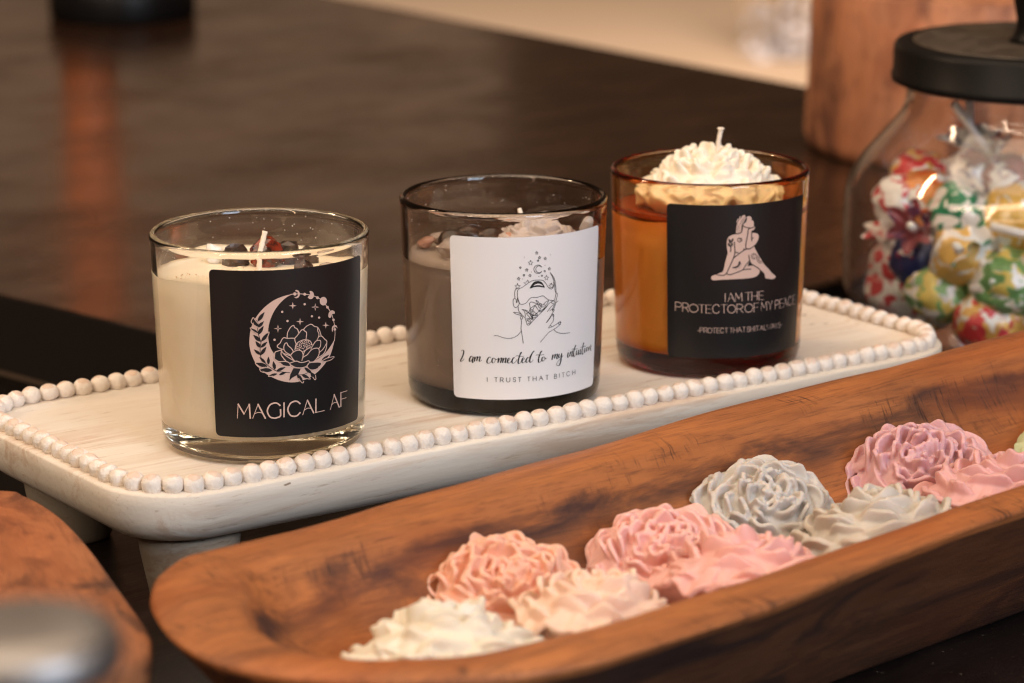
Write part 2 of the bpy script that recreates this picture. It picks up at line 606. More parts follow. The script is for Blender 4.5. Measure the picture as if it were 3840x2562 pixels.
# ================================================================== JAR CANDLES
JR, JRB, JH = 0.0425, 0.0396, 0.0847
ART = json.loads('''[[["F",0,1,1,[3775,6784,3267,6762,2640,6702,2018,6597,1398,6423,837,6205,332,5930,8,5666,-196,5373,-291,5053,-293,4840,-186,4573,-12,4359,225,4145,587,3928,1079,3749,1575,3607,2203,
3473,2840,3379,3424,3327,4020,3316,4494,3348,5188,3407,5907,3541,6505,3705,7048,3898,7530,4119,7860,4391,8110,4722,7772,4586,7283,4379,6657,4207,5910,4065,5265,4008,4370,3973,3574,4020,
2866,4125,2299,4302,1930,4498,1627,4717,1453,4987,1416,5254,1447,5520,1615,5810,1873,6070,2254,6327,2759,6553,3265,6709]],["F",1,0,1,[1922,4324,1995,4550,2217,4598,2503,4671,2255,4771,
2321,4849,2643,5041,2867,5114,3153,5084,3158,5265,3518,5519,3758,5563,4067,5417,4261,5249,4630,5360,4868,5434,5489,5522,6132,5366,6502,5022,6884,4863,7160,4737,7083,4474,6772,4280,6130,
4160,5692,4038,5265,4049,4915,3892,4368,3865,3835,3915,3410,3972,2797,4006,2295,4181]],["L",3,1,1,[3140,5079,3158,5265,3322,5419,3518,5519,3758,5563,3840,5480,4067,5417,4197,5318,4228,
5224],35,35,0],["L",3,1,1,[4053,4777,3892,4917,3862,5052,4061,5137,4261,5236,4462,5333,4630,5360,4832,5289,4988,5228,4986,5108,4929,4950],35,35,0],["L",3,1,1,[4697,5349,4868,5434,5142,
5501,5489,5522,5807,5425,6132,5366,6353,5218,6502,5022],35,35,0],["L",3,1,1,[6132,5366,6132,5232,6264,5117,6242,5011,6058,4862],35,35,0],["L",3,1,1,[3862,5052,3602,5068,3152,5078,2835,
5115,2643,5041,2481,4912,2258,4837,2254,4757,2567,4682,2820,4648],35,35,0],["L",3,1,1,[2567,4682,2688,4532,2941,4471,3389,4388],35,35,0],["L",3,1,1,[2820,4648,2824,4768,2923,4872,3096,
4899,3208,4796,3463,4693,3655,4579,3686,4524],35,35,0],["L",3,1,1,[2820,4648,3007,4535,3422,4414],35,35,0],["L",3,1,1,[3808,4158,3582,4288,3454,4399,3652,4499,3982,4566,4314,4565,4548,
4487,4647,4349,4508,4141],35,35,0],["L",3,1,1,[1922,4324,1995,4550,2217,4598,2564,4615,2559,4455,2807,4287,2996,4201],35,35,0],["L",3,1,1,[2564,4615,2876,4446,3322,4297,3808,4158],35,
35,0],["L",3,1,1,[1922,4310,2295,4195,2676,4184,2996,4174,3284,4111,3410,3972,2797,4006,2420,4138],35,35,0],["L",3,1,1,[3348,4095,3643,4124,4006,4150,4372,4080,4780,4074,5196,4106,5230,
4010,4915,3892,4368,3865,3835,3915,3444,4025,3348,4095],35,35,0],["L",3,1,1,[4508,4141,4646,4268,5059,4355,5410,4497,5767,4557,6204,4531,6316,4363,6130,4186,5692,4038,5265,4049],35,
35,0],["L",3,1,1,[5411,4550,5696,4722,5985,4839,6428,4825,6443,4623,6279,4526],35,35,0],["L",3,1,1,[4647,4349,4855,4526,5412,4644],35,35,0],["L",3,1,1,[4548,4487,4924,4549,5341,4621],
35,35,0],["L",3,1,1,[6058,4862,6279,4995,6578,4990,6884,4863,7160,4737,6964,4589,6656,4449,6279,4365],35,35,0],["L",3,1,1,[7160,4737,7083,4474,6772,4280,6130,4160],35,35,0],["L",3,1,
1,[3851,4598,3988,4820,4388,4923,4861,4949,5344,4875,5554,4717],35,35,0],["F",3,1,0,[4838,4667,4813,4648,4758,4646,4715,4662,4715,4684,4759,4696,4814,4688]],["F",3,1,0,[4768,4599,4744,
4580,4689,4578,4646,4594,4646,4616,4690,4627,4744,4620]],["F",3,1,0,[5008,4825,4984,4806,4928,4804,4884,4820,4885,4842,4929,4854,4984,4846]],["F",3,1,0,[4348,4804,4323,4785,4270,4783,
4227,4798,4228,4820,4271,4832,4324,4825]],["F",3,1,0,[5083,4758,5059,4740,5003,4738,4959,4754,4959,4776,5004,4787,5059,4780]],["F",3,1,0,[5349,4769,5324,4750,5268,4748,5223,4764,5223,
4786,5268,4798,5324,4790]],["F",3,1,0,[5374,4686,5349,4668,5293,4666,5248,4682,5248,4704,5293,4716,5349,4708]],["F",3,1,0,[4725,4807,4701,4788,4646,4786,4603,4802,4603,4824,4647,4835,
4701,4828]],["F",3,1,0,[5175,4656,5150,4638,5094,4636,5050,4652,5050,4674,5095,4685,5151,4677]],["F",3,1,0,[4538,4697,4513,4678,4459,4676,4416,4692,4416,4714,4460,4725,4514,4718]],["F",
3,1,0,[4298,4699,4274,4680,4220,4678,4178,4693,4178,4715,4221,4727,4274,4720]],["F",3,1,0,[4845,4868,4820,4850,4765,4848,4722,4863,4722,4885,4766,4897,4821,4890]],["F",3,1,0,[4352,4605,
4327,4586,4274,4584,4231,4600,4231,4622,4275,4633,4328,4626]],["F",3,1,0,[4678,4865,4654,4846,4599,4844,4556,4860,4557,4882,4600,4893,4654,4886]],["F",3,1,0,[4036,4632,4012,4613,3959,
4611,3917,4626,3917,4648,3960,4660,4013,4653]],["F",3,1,0,[4155,4813,4131,4794,4078,4791,4036,4807,4036,4829,4079,4841,4132,4834]],["F",3,1,0,[4441,4852,4417,4833,4363,4831,4320,4847,
4321,4869,4364,4880,4418,4873]],["F",3,1,0,[4044,4769,4020,4750,3967,4748,3925,4763,3925,4785,3968,4797,4021,4790]],["F",3,1,0,[5268,4860,5243,4842,5187,4840,5142,4856,5143,4878,5187,
4889,5243,4881]],["F",3,1,0,[5058,4622,5033,4603,4978,4601,4934,4617,4934,4639,4978,4651,5034,4643]],["F",3,1,0,[4762,4725,4738,4706,4683,4704,4640,4720,4640,4742,4684,4754,4738,4746]],
["F",3,1,0,[4156,4715,4132,4696,4078,4693,4036,4709,4037,4731,4079,4743,4132,4736]],["F",3,1,0,[4506,4761,4482,4743,4428,4740,4385,4756,4385,4778,4428,4790,4482,4782]],["F",3,1,0,[4624,
4625,4600,4606,4545,4604,4502,4619,4502,4641,4546,4653,4600,4646]],["F",3,1,0,[4953,4914,4928,4896,4873,4893,4830,4909,4830,4931,4874,4943,4929,4935]],["F",3,1,0,[5204,4813,5179,4794,
5123,4792,5079,4808,5079,4830,5124,4842,5179,4834]],["F",3,1,0,[5518,4718,5492,4700,5436,4698,5390,4714,5391,4736,5436,4747,5493,4739]],["F",3,1,0,[4880,4796,4855,4778,4800,4776,4757,
4792,4757,4814,4801,4825,4856,4818]],["F",3,1,0,[5085,4884,5060,4866,5005,4863,4961,4879,4961,4901,5006,4913,5061,4905]],["F",3,1,0,[5015,4683,4991,4665,4935,4663,4891,4679,4892,4701,
4936,4712,4991,4704]],["F",3,1,0,[4543,4905,4519,4887,4465,4884,4422,4900,4422,4922,4466,4934,4520,4926]],["F",3,1,0,[4352,4747,4328,4729,4274,4726,4232,4742,4232,4764,4275,4776,4329,
4768]],["F",3,1,0,[4023,4705,3999,4686,3946,4684,3904,4699,3904,4721,3947,4733,4000,4726]],["F",3,1,0,[4199,4630,4175,4611,4122,4609,4079,4624,4080,4646,4123,4658,4176,4651]],["F",3,
1,0,[4903,4738,4878,4720,4823,4717,4780,4733,4780,4755,4824,4767,4879,4759]],["F",3,1,0,[4426,4662,4402,4644,4348,4641,4305,4657,4305,4679,4349,4691,4402,4683]],["F",3,1,0,[4586,4810,
4562,4792,4508,4789,4465,4805,4465,4827,4509,4839,4562,4831]],["F",3,1,0,[5204,4712,5179,4693,5123,4691,5079,4707,5079,4729,5124,4741,5180,4733]],["F",2,0,1,[521,5802,756,5845,952,5934,
1070,6059,1128,6149,943,6101,698,6017,553,5912]],["F",2,0,1,[507,5557,572,5667,503,5778,297,5870,129,5926,111,5834,132,5705,275,5609]],["F",2,0,1,[507,5557,708,5574,883,5631,999,5723,
1060,5791,900,5767,685,5718,550,5644]],["F",2,0,1,[511,5318,433,5402,266,5469,29,5508,-143,5525,-53,5460,103,5374,302,5326]],["F",2,0,1,[509,5278,728,5320,898,5404,985,5521,1020,5606,
852,5560,632,5481,516,5381]],["F",2,0,1,[710,5010,659,5107,504,5189,258,5241,76,5266,147,5190,282,5088,482,5026]],["F",2,0,1,[771,4983,1025,5034,1248,5133,1401,5268,1483,5365,1280,5310,
1007,5216,831,5101]],["F",2,0,1,[697,4770,704,4855,611,4932,423,4984,277,5013,299,4944,362,4851,505,4791]],["F",2,0,1,[728,4770,928,4784,1113,4837,1251,4924,1329,4989,1166,4967,944,
4923,793,4852]],["F",2,0,1,[681,4490,621,4569,475,4635,260,4675,102,4693,176,4631,308,4548,487,4500]],["F",2,0,1,[699,4476,917,4514,1089,4594,1184,4708,1226,4791,1058,4748,837,4673,
714,4577]],["F",2,0,1,[1131,4150,1079,4233,942,4309,735,4365,583,4397,649,4330,771,4239,942,4177]],["F",2,0,1,[1378,4093,1490,4158,1523,4244,1466,4337,1406,4400,1335,4341,1261,4250,
1280,4163]],["F",2,0,1,[1281,4017,1084,4108,791,4164,439,4173,195,4166,385,4102,684,4022,999,3994]],["F",2,0,1,[1966,3881,2057,3962,2050,4058,1936,4155,1836,4219,1788,4147,1752,4041,
1818,3948]],["F",2,0,1,[1713,3854,1480,3927,1171,3957,829,3932,598,3901,813,3854,1139,3802,1454,3804]],["F",2,0,1,[2122,3829,2343,3813,2586,3836,2813,3898,2956,3948,2764,3951,2489,3943,
2266,3898]],["F",2,0,1,[2181,3715,1982,3734,1751,3722,1523,3676,1375,3637,1549,3631,1804,3632,2024,3663]],["F",2,0,1,[2338,3663,2526,3649,2735,3667,2933,3716,3059,3757,2895,3760,2660,
3754,2466,3719]],["F",2,0,1,[4060,3610,4071,3507,4203,3406,4451,3323,4643,3274,4599,3360,4496,3480,4304,3567]],["F",2,0,1,[4498,3596,4623,3509,4843,3440,5134,3402,5343,3385,5208,3454,
4989,3543,4739,3591]],["F",2,0,1,[4776,3859,4879,3757,5095,3660,5404,3587,5631,3544,5509,3629,5301,3745,5042,3825]],["F",2,0,1,[5438,3622,5417,3534,5518,3448,5743,3379,5921,3338,5904,
3411,5838,3513,5670,3586]],["F",2,0,1,[6581,4018,6844,4021,7109,4062,7330,4138,7463,4197,7234,4185,6922,4155,6697,4095]],["F",2,0,1,[6543,3999,6894,3977,7315,3988,7748,4032,8037,4068,
7697,4081,7218,4086,6819,4056]],["L",3,1,1,[525,5557,131,5665,-78,5772,22,5891,130,5944,296,5837,516,5717],27,27,0],["L",3,1,1,[492,5305,115,5399,-186,5519,-60,5559],27,27,0],["L",3,
1,1,[833,4995,1272,5097,1434,5254,1502,5373,1314,5322],27,27,0],["L",3,1,1,[1248,3996,529,3996,194,4158,290,4185],27,27,0],["L",3,1,1,[1143,3775,707,3820,575,3928,713,3941],27,27,0],
["L",3,1,1,[1766,3630,1374,3619,1421,3677],27,27,0],["L",3,1,1,[4191,3457,4425,3311,4629,3253,4664,3313],27,27,0],["L",3,1,1,[4908,3422,5343,3372,5259,3444],27,27,0],["L",3,1,1,[5616,
3437,5797,3332,5943,3336,5907,3500],27,27,0],["L",3,1,1,[6543,3994,7048,3965,7615,3978,8054,4067,7531,4092,7047,4073,6543,4004],27,27,0],["F",2,0,0,[3702,3881,4401,3832,4161,3619,3560,
3505,3296,3407,3401,3650]],["F",2,0,1,[5089,3924,5335,4004,6505,3942,6129,3756,5546,3737,5192,3811]],["L",3,1,1,[5054,3912,5192,3797,5546,3716,6129,3729,6279,3814],27,27,0],["L",2,0,
1,[464,5558,541,5291,740,4983,664,4730,691,4436,917,4247,1407,4026,2090,3824,2661,3769,3370,3719],22,22,0],["L",2,0,1,[4094,3609,4498,3590,4911,3610,5120,3640],19,19,0],["L",1,1,1,[3520,
6775,3775,6784,4357,6766,4853,6730,5429,6670,6134,6538,6761,6341,7225,6084,7670,5827,7940,5540,8080,5315,8135,5150,8157,4933,8093,4696],30,30,0],["F",2,1,1,[4058,6778,4027,6742,3950,
6722,3854,6726,3778,6752,3750,6790,3780,6826,3857,6847,3952,6843,4029,6817]],["F",2,1,1,[4980,6724,4953,6693,4882,6676,4795,6680,4725,6704,4699,6738,4726,6769,4797,6786,4883,6782,4953,
6758]],["F",2,1,1,[6286,6516,6257,6485,6181,6469,6087,6475,6012,6499,5983,6534,6012,6565,6087,6581,6181,6575,6257,6551]],["F",2,1,1,[7384,6073,7354,6044,7275,6030,7177,6037,7099,6061,
7069,6094,7098,6124,7176,6138,7273,6132,7353,6107]],["F",2,1,1,[8102,5528,8073,5502,7997,5490,7903,5497,7827,5520,7798,5550,7826,5576,7901,5588,7995,5581,8072,5558]],["F",2,1,1,[8283,
5139,8252,5111,8170,5099,8069,5106,7987,5131,7956,5163,7986,5191,8067,5204,8168,5196,8251,5171]],["F",2,1,1,[7160,6328,7136,6273,7067,6228,6960,6198,6831,6187,6694,6196,6567,6223,6464,
6266,6397,6320,6374,6378,6397,6433,6463,6479,6566,6509,6692,6521,6829,6512,6958,6485,7065,6441,7135,6387]],["F",2,1,1,[4020,6933,4134,6923,4238,6894,4317,6850,4362,6797,4367,6740,4331,
6688,4259,6646,4160,6621,4046,6614,3934,6628,3835,6660,3756,6679,3888,6661,4024,6665,4136,6692,4202,6736,4208,6789,4154,6840,4049,6879,3917,6898]],["F",2,1,1,[5318,6825,5431,6829,5544,
6814,5644,6781,5719,6734,5759,6680,5758,6625,5718,6575,5643,6537,5542,6514,5428,6511,5315,6526,5216,6559,5144,6605,5223,6641,5375,6699]],["F",2,1,1,[8088,5770,8070,5851,7792,5925,7466,
5894,7323,5784,7364,5687,7526,5644,7672,5679,7712,5757,7877,5780]],["F",2,1,1,[7806,5072,7746,5179,7802,5282,8055,5322,8315,5284,8468,5165,8317,5217,8099,5255,7929,5219,7889,5141]],
["F",1,1,0,[3704,6485,3763,6355,4074,6316,3762,6302,3696,6177,3636,6307,3330,6344,3637,6359]],["F",1,1,0,[4385,5832,4446,5706,4756,5666,4445,5655,4380,5534,4319,5661,4014,5699,4320,
5712]],["F",1,1,0,[7050,5527,7121,5407,7465,5359,7121,5359,7053,5248,6983,5369,6652,5414,6983,5416]],["F",1,1,0,[5904,6325,5974,6193,6323,6147,5974,6141,5903,6017,5833,6149,5495,6194,
5833,6201]],["F",2,0,0,[5904,6241,5935,6181,6091,6160,5935,6158,5903,6102,5872,6161,5718,6181,5872,6185]],["F",1,1,0,[2320,5640,2379,5506,2690,5471,2377,5452,2308,5321,2250,5455,1941,
5490,2252,5510]],["F",2,0,0,[2317,5553,2343,5492,2483,5477,2342,5468,2311,5409,2285,5470,2146,5485,2286,5494]],["F",1,1,1,[4961,6335,4927,6305,4846,6295,4766,6312,4733,6346,4767,6376,
4848,6386,4928,6369]],["F",1,1,1,[2832,6121,2799,6090,2724,6079,2649,6094,2619,6127,2651,6158,2727,6169,2802,6154]],["F",1,1,1,[5674,5827,5641,5799,5562,5790,5482,5807,5450,5839,5483,
5868,5562,5876,5642,5859]],["F",1,1,1,[6434,5729,6399,5701,6316,5694,6232,5711,6198,5744,6232,5772,6315,5779,6399,5762]],["F",1,1,1,[3307,5747,3274,5716,3197,5706,3121,5721,3091,5754,
3123,5785,3200,5796,3276,5780]],["F",1,1,1,[2091,5047,2058,5015,1983,5004,1908,5019,1879,5051,1911,5083,1986,5094,2061,5079]],["L",1,1,0,[-1639,1966,-1518,2525],26,26,0],["L",1,1,0,
[-1518,2525,-985,2140],58,58,0],["L",1,1,0,[-985,2140,-472,2532],26,26,0],["L",1,1,0,[-472,2532,-414,1974],58,58,0],["L",1,1,0,[-183,1971,347,2531],26,26,0],["L",1,1,0,[347,2531,996,
1966],58,58,0],["L",1,1,1,[-6,2151,363,2206,725,2171],26,26,0],["L",1,1,1,[2392,2448,2138,2538,1818,2555,1431,2481,1190,2254,1409,2030,1791,1961,2114,1973,2415,2038,2424,2288],58,58,
0],["L",1,1,0,[2752,1985,2771,2540],58,58,0],["L",1,1,1,[4329,2446,4050,2546,3734,2562,3357,2487,3127,2260,3344,2039,3719,1971,4037,1990,4322,2091],58,58,0],["L",1,1,0,[4580,1986,5060,
2550],26,26,0],["L",1,1,0,[5060,2550,5725,1999],58,58,0],["L",1,1,1,[4740,2167,5090,2228,5446,2198],26,26,0],["L",1,1,0,[5965,2537,5963,2002],58,58,0],["L",1,1,0,[5963,2007,6922,2013],
26,26,0],["L",1,1,0,[7648,2004,8104,2560],26,26,0],["L",1,1,0,[8104,2560,8800,1999],58,58,0],["L",1,1,1,[7799,2183,8145,2238,8506,2202],26,26,0],["L",1,1,0,[9033,2006,9014,2563],58,
58,0],["L",1,1,0,[9014,2563,9967,2553],26,26,0],["L",1,1,0,[9023,2296,9829,2288],26,26,0]],[["L",1,0,1,[1540,5419,1938,5501,2471,5657,2877,5725,3427,5727,3848,5693,4137,5575,4396,5410,
4657,5315,4879,5324,5010,5425,5017,5593],21,21,0],["L",1,0,1,[1540,5419,1395,5370,1330,5231,1411,4977,1544,4807,1845,4768,2214,4822,2483,4956,2754,5027,3306,5016,3869,5058,4159,4971,
4528,4862,5016,4812],21,21,0],["L",1,0,1,[1342,5433,1145,5374,1079,5234,1113,5052],21,21,0],["L",1,0,1,[1113,5024,948,4983,935,4815,1047,4673,1312,4656,1544,4807],21,21,0],["L",1,0,
1,[1113,5024,1278,4937,1312,4838,1212,4868,1344,4950,1344,5049,1544,4821],21,21,0],["L",1,0,1,[1412,4668,1480,4499,1816,4324,2087,4205],21,21,0],["L",1,0,1,[961,4455,1347,4430,1681,
4368,1850,4309],21,21,0],["L",1,0,1,[961,4455,1214,4376,1682,4312,1749,4269],21,21,0],["L",1,0,1,[1864,4210,1849,4179,1807,4158,1750,4150,1693,4160,1651,4183,1636,4214,1651,4245,1692,
4267,1749,4274,1806,4265,1849,4241,1864,4210],21,21,0],["L",1,0,1,[1683,4171,1751,4043,1700,3790,1755,3620,1859,3363,1930,3150],21,21,0],["L",1,0,1,[-921,3479,-586,3482,-53,3406,480,
3368,948,3400,1351,3485,1721,3654],21,21,0],["L",1,0,1,[2087,4205,2225,4033,2309,3918,2432,3893,2569,3912,2912,4071,3607,4330,4174,4534,4534,4715,4979,4794,5129,4829,5272,5047,5384,
5103,5465,5037,5357,4873,5286,4750],21,21,0],["L",1,0,1,[4614,5990,4897,5767,5097,5505,5186,5220,5307,5101],21,21,0],["L",1,0,1,[4614,5990,5048,5732,5255,5385,5307,5101],21,21,0],["L",
1,0,1,[5148,4743,5127,4710,5067,4689,4984,4683,4900,4697,4838,4724,4815,4759,4835,4792,4895,4814,4978,4819,5062,4806,5124,4778,5148,4743],21,21,0],["L",1,0,1,[5534,4774,5137,4659,4763,
4564,4362,4385],21,21,0],["L",1,0,1,[5287,4736,5180,4572,5070,4465,4958,4414],21,21,0],["L",1,0,1,[4621,4402,4954,4499,5139,4631],21,21,0],["L",1,0,1,[5118,4412,5101,4388,5051,4375,
4990,4378,4940,4396,4920,4422,4938,4446,4986,4459,5048,4456,5098,4438,5118,4412],21,21,0],["L",1,0,1,[5074,4380,4816,4223,4596,4092,4269,3937,4379,3961,4707,4115,4891,4234,5042,4241,
5084,4168,5017,3959,4757,3831,4537,3713,4650,3700,5104,3757,5726,3880,5887,3885,5891,3814,5576,3704,5110,3615,4583,3513,4216,3374,3678,3141],21,21,0],["L",1,0,1,[4720,3818,4837,3742],
21,21,0],["L",1,0,1,[5898,3822,5875,3793,5811,3779,5732,3783,5666,3805,5640,3836,5663,3865,5726,3880,5806,3876,5872,3854,5898,3822],21,21,0],["L",1,0,1,[5091,4187,5074,4166,5031,4159,
4987,4171,4968,4193,4985,4215,5028,4222,5072,4210,5091,4187],21,21,0],["L",1,0,1,[5110,3615,5429,3485,5997,3397,6588,3367,7072,3364],21,21,0],["L",1,0,1,[1780,4555,2016,4489,2120,4317,
2101,4205],21,21,0],["L",1,0,1,[1780,4555,2219,4512,2492,4393,2701,4247,2842,4102],21,21,0],["L",1,0,1,[2083,4529,2356,4396],21,21,0],["L",1,0,1,[2520,4786,2676,4844,3034,4800,3455,
4702],21,21,0],["L",1,0,1,[2520,4786,2592,4573,2458,4394],21,21,0],["L",1,0,1,[2592,4573,3071,4700,3384,4732],21,21,0],["L",1,0,1,[3071,4700,2833,4510,2592,4573],21,21,0],["L",1,0,1,
[3071,4700,3497,4447],21,21,0],["L",1,0,1,[2833,4510,3183,4359,3497,4447,3740,4607],21,21,0],["L",1,0,1,[3156,4900,3348,4762,3457,4617,3600,4556],21,21,0],["L",1,0,1,[3156,4900,3416,
4830,3597,4669],21,21,0],["L",1,0,1,[4492,4836,4165,4787,3952,4683],21,21,0],["L",1,0,1,[4492,4836,4350,4723,4170,4646],21,21,0],["L",1,0,1,[3597,4669,3952,4683,4170,4646,4209,4589,
3745,4466,3497,4447],21,21,0],["L",1,0,1,[3740,4607,4172,4590],21,21,0],["L",1,0,1,[3462,4420,3746,4410,4102,4537],21,21,0],["L",1,0,1,[2627,4516,2769,4301,3326,4255],21,21,0],["L",
1,0,1,[2221,4371,2492,4393,2910,4128],21,21,0],["L",1,0,1,[2221,4371,2772,4104],21,21,0],["L",1,0,1,[2190,4147,2496,4167,2910,4128],21,21,0],["L",1,0,1,[2259,4061,2497,4139,2705,4007],
21,21,0],["L",1,0,1,[2306,4116,2672,3965],21,21,0],["L",1,0,1,[2493,4365,2629,4389,2907,4297,3324,4340],21,21,0],["L",1,0,1,[2839,4243,3045,4307,3326,4241],21,21,0],["L",1,0,1,[2769,
4301,2909,4184,3327,4213],21,21,0],["L",1,0,1,[3183,4359,3361,4282],21,21,0],["L",1,0,1,[2363,3974,2569,3940],21,21,0],["L",1,0,1,[2596,4348,2834,4468,2906,4325],21,21,0],["L",1,0,1,
[3665,4765,3774,4676,3669,4624,3561,4692,3665,4765],21,21,0],["F",1,0,1,[2543,5403,2744,5566,3014,5670,3358,5688,3709,5633,3925,5513,4057,5396,3786,5415,3365,5449,2951,5442]],["F",2,
2,1,[2881,5500,3154,5568,3431,5579,3712,5530,3856,5460,3572,5507,3224,5524]],["L",1,0,0,[3204,6910,3245,6865,3361,6859,3271,6833,3303,6786,3206,6815,3111,6792,3140,6837,3050,6869,3165,
6868,3204,6910],21,21,0],["L",1,0,0,[3483,6707,3524,6663,3636,6657,3549,6632,3580,6587,3486,6615,3393,6593,3422,6636,3334,6667,3445,6665,3483,6707],21,21,0],["L",1,0,0,[4064,6650,4106,
6606,4221,6599,4132,6574,4164,6530,4067,6558,3973,6537,4002,6579,3911,6611,4025,6609,4064,6650],21,21,0],["L",1,0,0,[2604,6559,2668,6488,2848,6480,2708,6437,2758,6363,2606,6409,2457,
6371,2504,6442,2363,6492,2542,6491,2604,6559],21,21,0],["L",1,0,0,[4518,6207,4561,6162,4680,6155,4588,6131,4621,6086,4522,6115,4424,6094,4454,6137,4361,6169,4478,6166,4518,6207],21,
21,0],["L",1,0,0,[2235,6239,2275,6194,2388,6189,2300,6162,2331,6115,2236,6144,2143,6119,2172,6164,2084,6196,2196,6195,2235,6239],21,21,0],["L",1,0,0,[2553,6002,2594,5957,2708,5952,2619,
5925,2650,5878,2555,5907,2460,5883,2490,5928,2401,5959,2514,5959,2553,6002],21,21,0],["L",1,0,0,[4219,5889,4290,5816,4484,5804,4333,5764,4388,5689,4225,5737,4066,5702,4115,5773,3963,
5825,4154,5821,4219,5889],21,21,0],["L",1,0,0,[1465,5893,1506,5846,1622,5842,1531,5813,1562,5765,1465,5793,1369,5768,1400,5815,1309,5847,1425,5847,1465,5893],21,21,0],["L",1,0,0,[1354,
5634,1426,5552,1631,5545,1471,5493,1526,5409,1355,5459,1185,5414,1239,5497,1080,5553,1283,5554,1354,5634],21,21,0],["L",1,0,0,[4758,5549,4839,5467,5061,5453,4889,5410,4952,5327,4765,
5381,4584,5343,4639,5421,4467,5480,4684,5474,4758,5549],21,21,0],["L",1,0,0,[2204,5585,1936,5663,2236,5677,2335,5772,2417,5681,2525,5661],21,21,0],["L",1,0,1,[3412,6525,3398,6507,3361,
6497,3314,6499,3276,6511,3261,6530,3275,6547,3312,6557,3359,6556,3397,6543,3412,6525],21,21,0],["L",1,0,1,[1686,6280,1672,6262,1636,6252,1591,6253,1555,6264,1541,6283,1555,6300,1591,
6311,1636,6310,1672,6299,1686,6280],21,21,0],["L",1,0,1,[4113,6064,4099,6046,4060,6036,4011,6038,3972,6051,3956,6070,3971,6087,4009,6097,4058,6095,4097,6082,4113,6064],21,21,0],["L",
1,0,1,[3821,5890,3808,5874,3773,5865,3729,5867,3694,5878,3680,5895,3693,5911,3728,5920,3771,5918,3807,5907,3821,5890],21,21,0],["L",1,0,1,[2046,5963,2031,5944,1991,5933,1942,5934,1902,
5947,1886,5967,1901,5986,1941,5997,1990,5996,2030,5983,2046,5963],21,21,0],["F",1,0,0,[2040,6706,2027,6694,1996,6692,1971,6701,1971,6714,1996,6722,2026,6718]],["F",1,0,0,[4654,6715,
4639,6704,4605,6702,4578,6712,4577,6725,4604,6732,4638,6728]],["F",1,0,0,[4094,6305,4080,6293,4047,6292,4020,6301,4019,6314,4046,6322,4079,6318]],["F",1,0,0,[2724,6076,2710,6064,2679,
6062,2653,6071,2653,6084,2678,6092,2709,6088]],["F",1,0,0,[3468,5872,3454,5860,3422,5858,3396,5867,3395,5881,3421,5888,3453,5884]],["F",1,0,0,[1845,5811,1831,5799,1801,5797,1776,5805,
1776,5819,1800,5827,1831,5823]],["F",1,0,0,[4674,5525,4659,5513,4625,5512,4597,5521,4596,5535,4624,5542,4658,5537]],["L",1,0,1,[3710,6259,3631,6296,3533,6324,3424,6341,3310,6346,3200,
6338,3102,6319,3023,6289,2967,6251,2938,6208,2939,6161,2970,6116,3027,6075,3109,6040,3208,6015,3319,6001,3433,5998,3542,6008,3639,6029,3716,6060],21,21,0],["L",1,0,1,[3705,6246,3635,
6276,3550,6298,3456,6308,3363,6307,3277,6293,3205,6270,3155,6237,3129,6199,3130,6159,3158,6119,3210,6083,3283,6055,3370,6036,3464,6028,3557,6033,3642,6048,3710,6074],21,21,0],["L",1,
0,1,[-4276,2752,-4171,2804,-4023,2776,-4079,2630,-4258,2466,-4388,2370,-4370,2318,-4197,2352,-3987,2451],16,54,1],["L",1,0,1,[-3086,2574,-3249,2582,-3418,2472,-3443,2380,-3358,2357,
-3190,2440,-3021,2576],16,54,1],["L",1,0,1,[-3021,2576,-3125,2416,-3117,2312,-2998,2355],16,54,1],["L",1,0,1,[-2859,2580,-2896,2462,-2945,2362],16,54,1],["L",1,0,1,[-2932,2383,-2764,
2531,-2633,2586,-2602,2548,-2705,2389],16,54,1],["L",1,0,1,[-2704,2402,-2539,2537,-2377,2593,-2347,2541,-2428,2422,-2352,2385,-2159,2454],16,54,1],["L",1,0,1,[-1277,2547,-1307,2585,
-1464,2570,-1623,2464,-1657,2372,-1533,2322,-1313,2364,-1123,2457],16,54,1],["L",1,0,1,[-935,2550,-1059,2536,-1155,2444,-1094,2353,-939,2368,-831,2460,-873,2538,-935,2550],16,54,1],
["L",1,0,1,[-904,2524,-719,2487,-564,2527],16,54,1],["L",1,0,1,[-483,2566,-521,2462,-566,2350],16,54,1],["L",1,0,1,[-560,2370,-378,2514,-236,2567,-211,2522,-300,2371,-250,2358],16,54,
1],["L",1,0,1,[-38,2567,-70,2449,-114,2350],16,54,1],["L",1,0,1,[-102,2371,54,2514,197,2566,221,2522,146,2384,220,2358,344,2422],16,54,1],["L",1,0,1,[393,2422,610,2499,580,2551,456,
2526,381,2422,455,2343,610,2355,765,2432],16,54,1],["L",1,0,1,[1107,2546,1044,2572,920,2535,815,2432,840,2346,982,2334,1169,2389,1325,2491],16,54,1],["L",1,0,1,[1449,2515,1667,2693,
1792,2763,1729,2775,1605,2668,1481,2514,1419,2372,1482,2306,1638,2342,1795,2417],16,54,1],["L",1,0,1,[1169,2610,1324,2642,1636,2610,2013,2608],16,54,1],["L",1,0,1,[1826,2417,2046,2490,
2014,2543,1888,2519,1795,2417,1877,2337,2048,2360,2205,2434],16,54,1],["L",1,0,1,[2554,2529,2394,2547,2237,2459,2219,2369,2334,2340,2524,2426,2618,2528],16,54,1],["L",1,0,1,[2491,2492,
2776,2692,3032,2775,2999,2790,2808,2691,2650,2527,2589,2398,2654,2331,2783,2348,2942,2440],16,54,1],["L",1,0,1,[3464,2513,3691,2687,3855,2754,3788,2761,3658,2662,3530,2498,3488,2356,
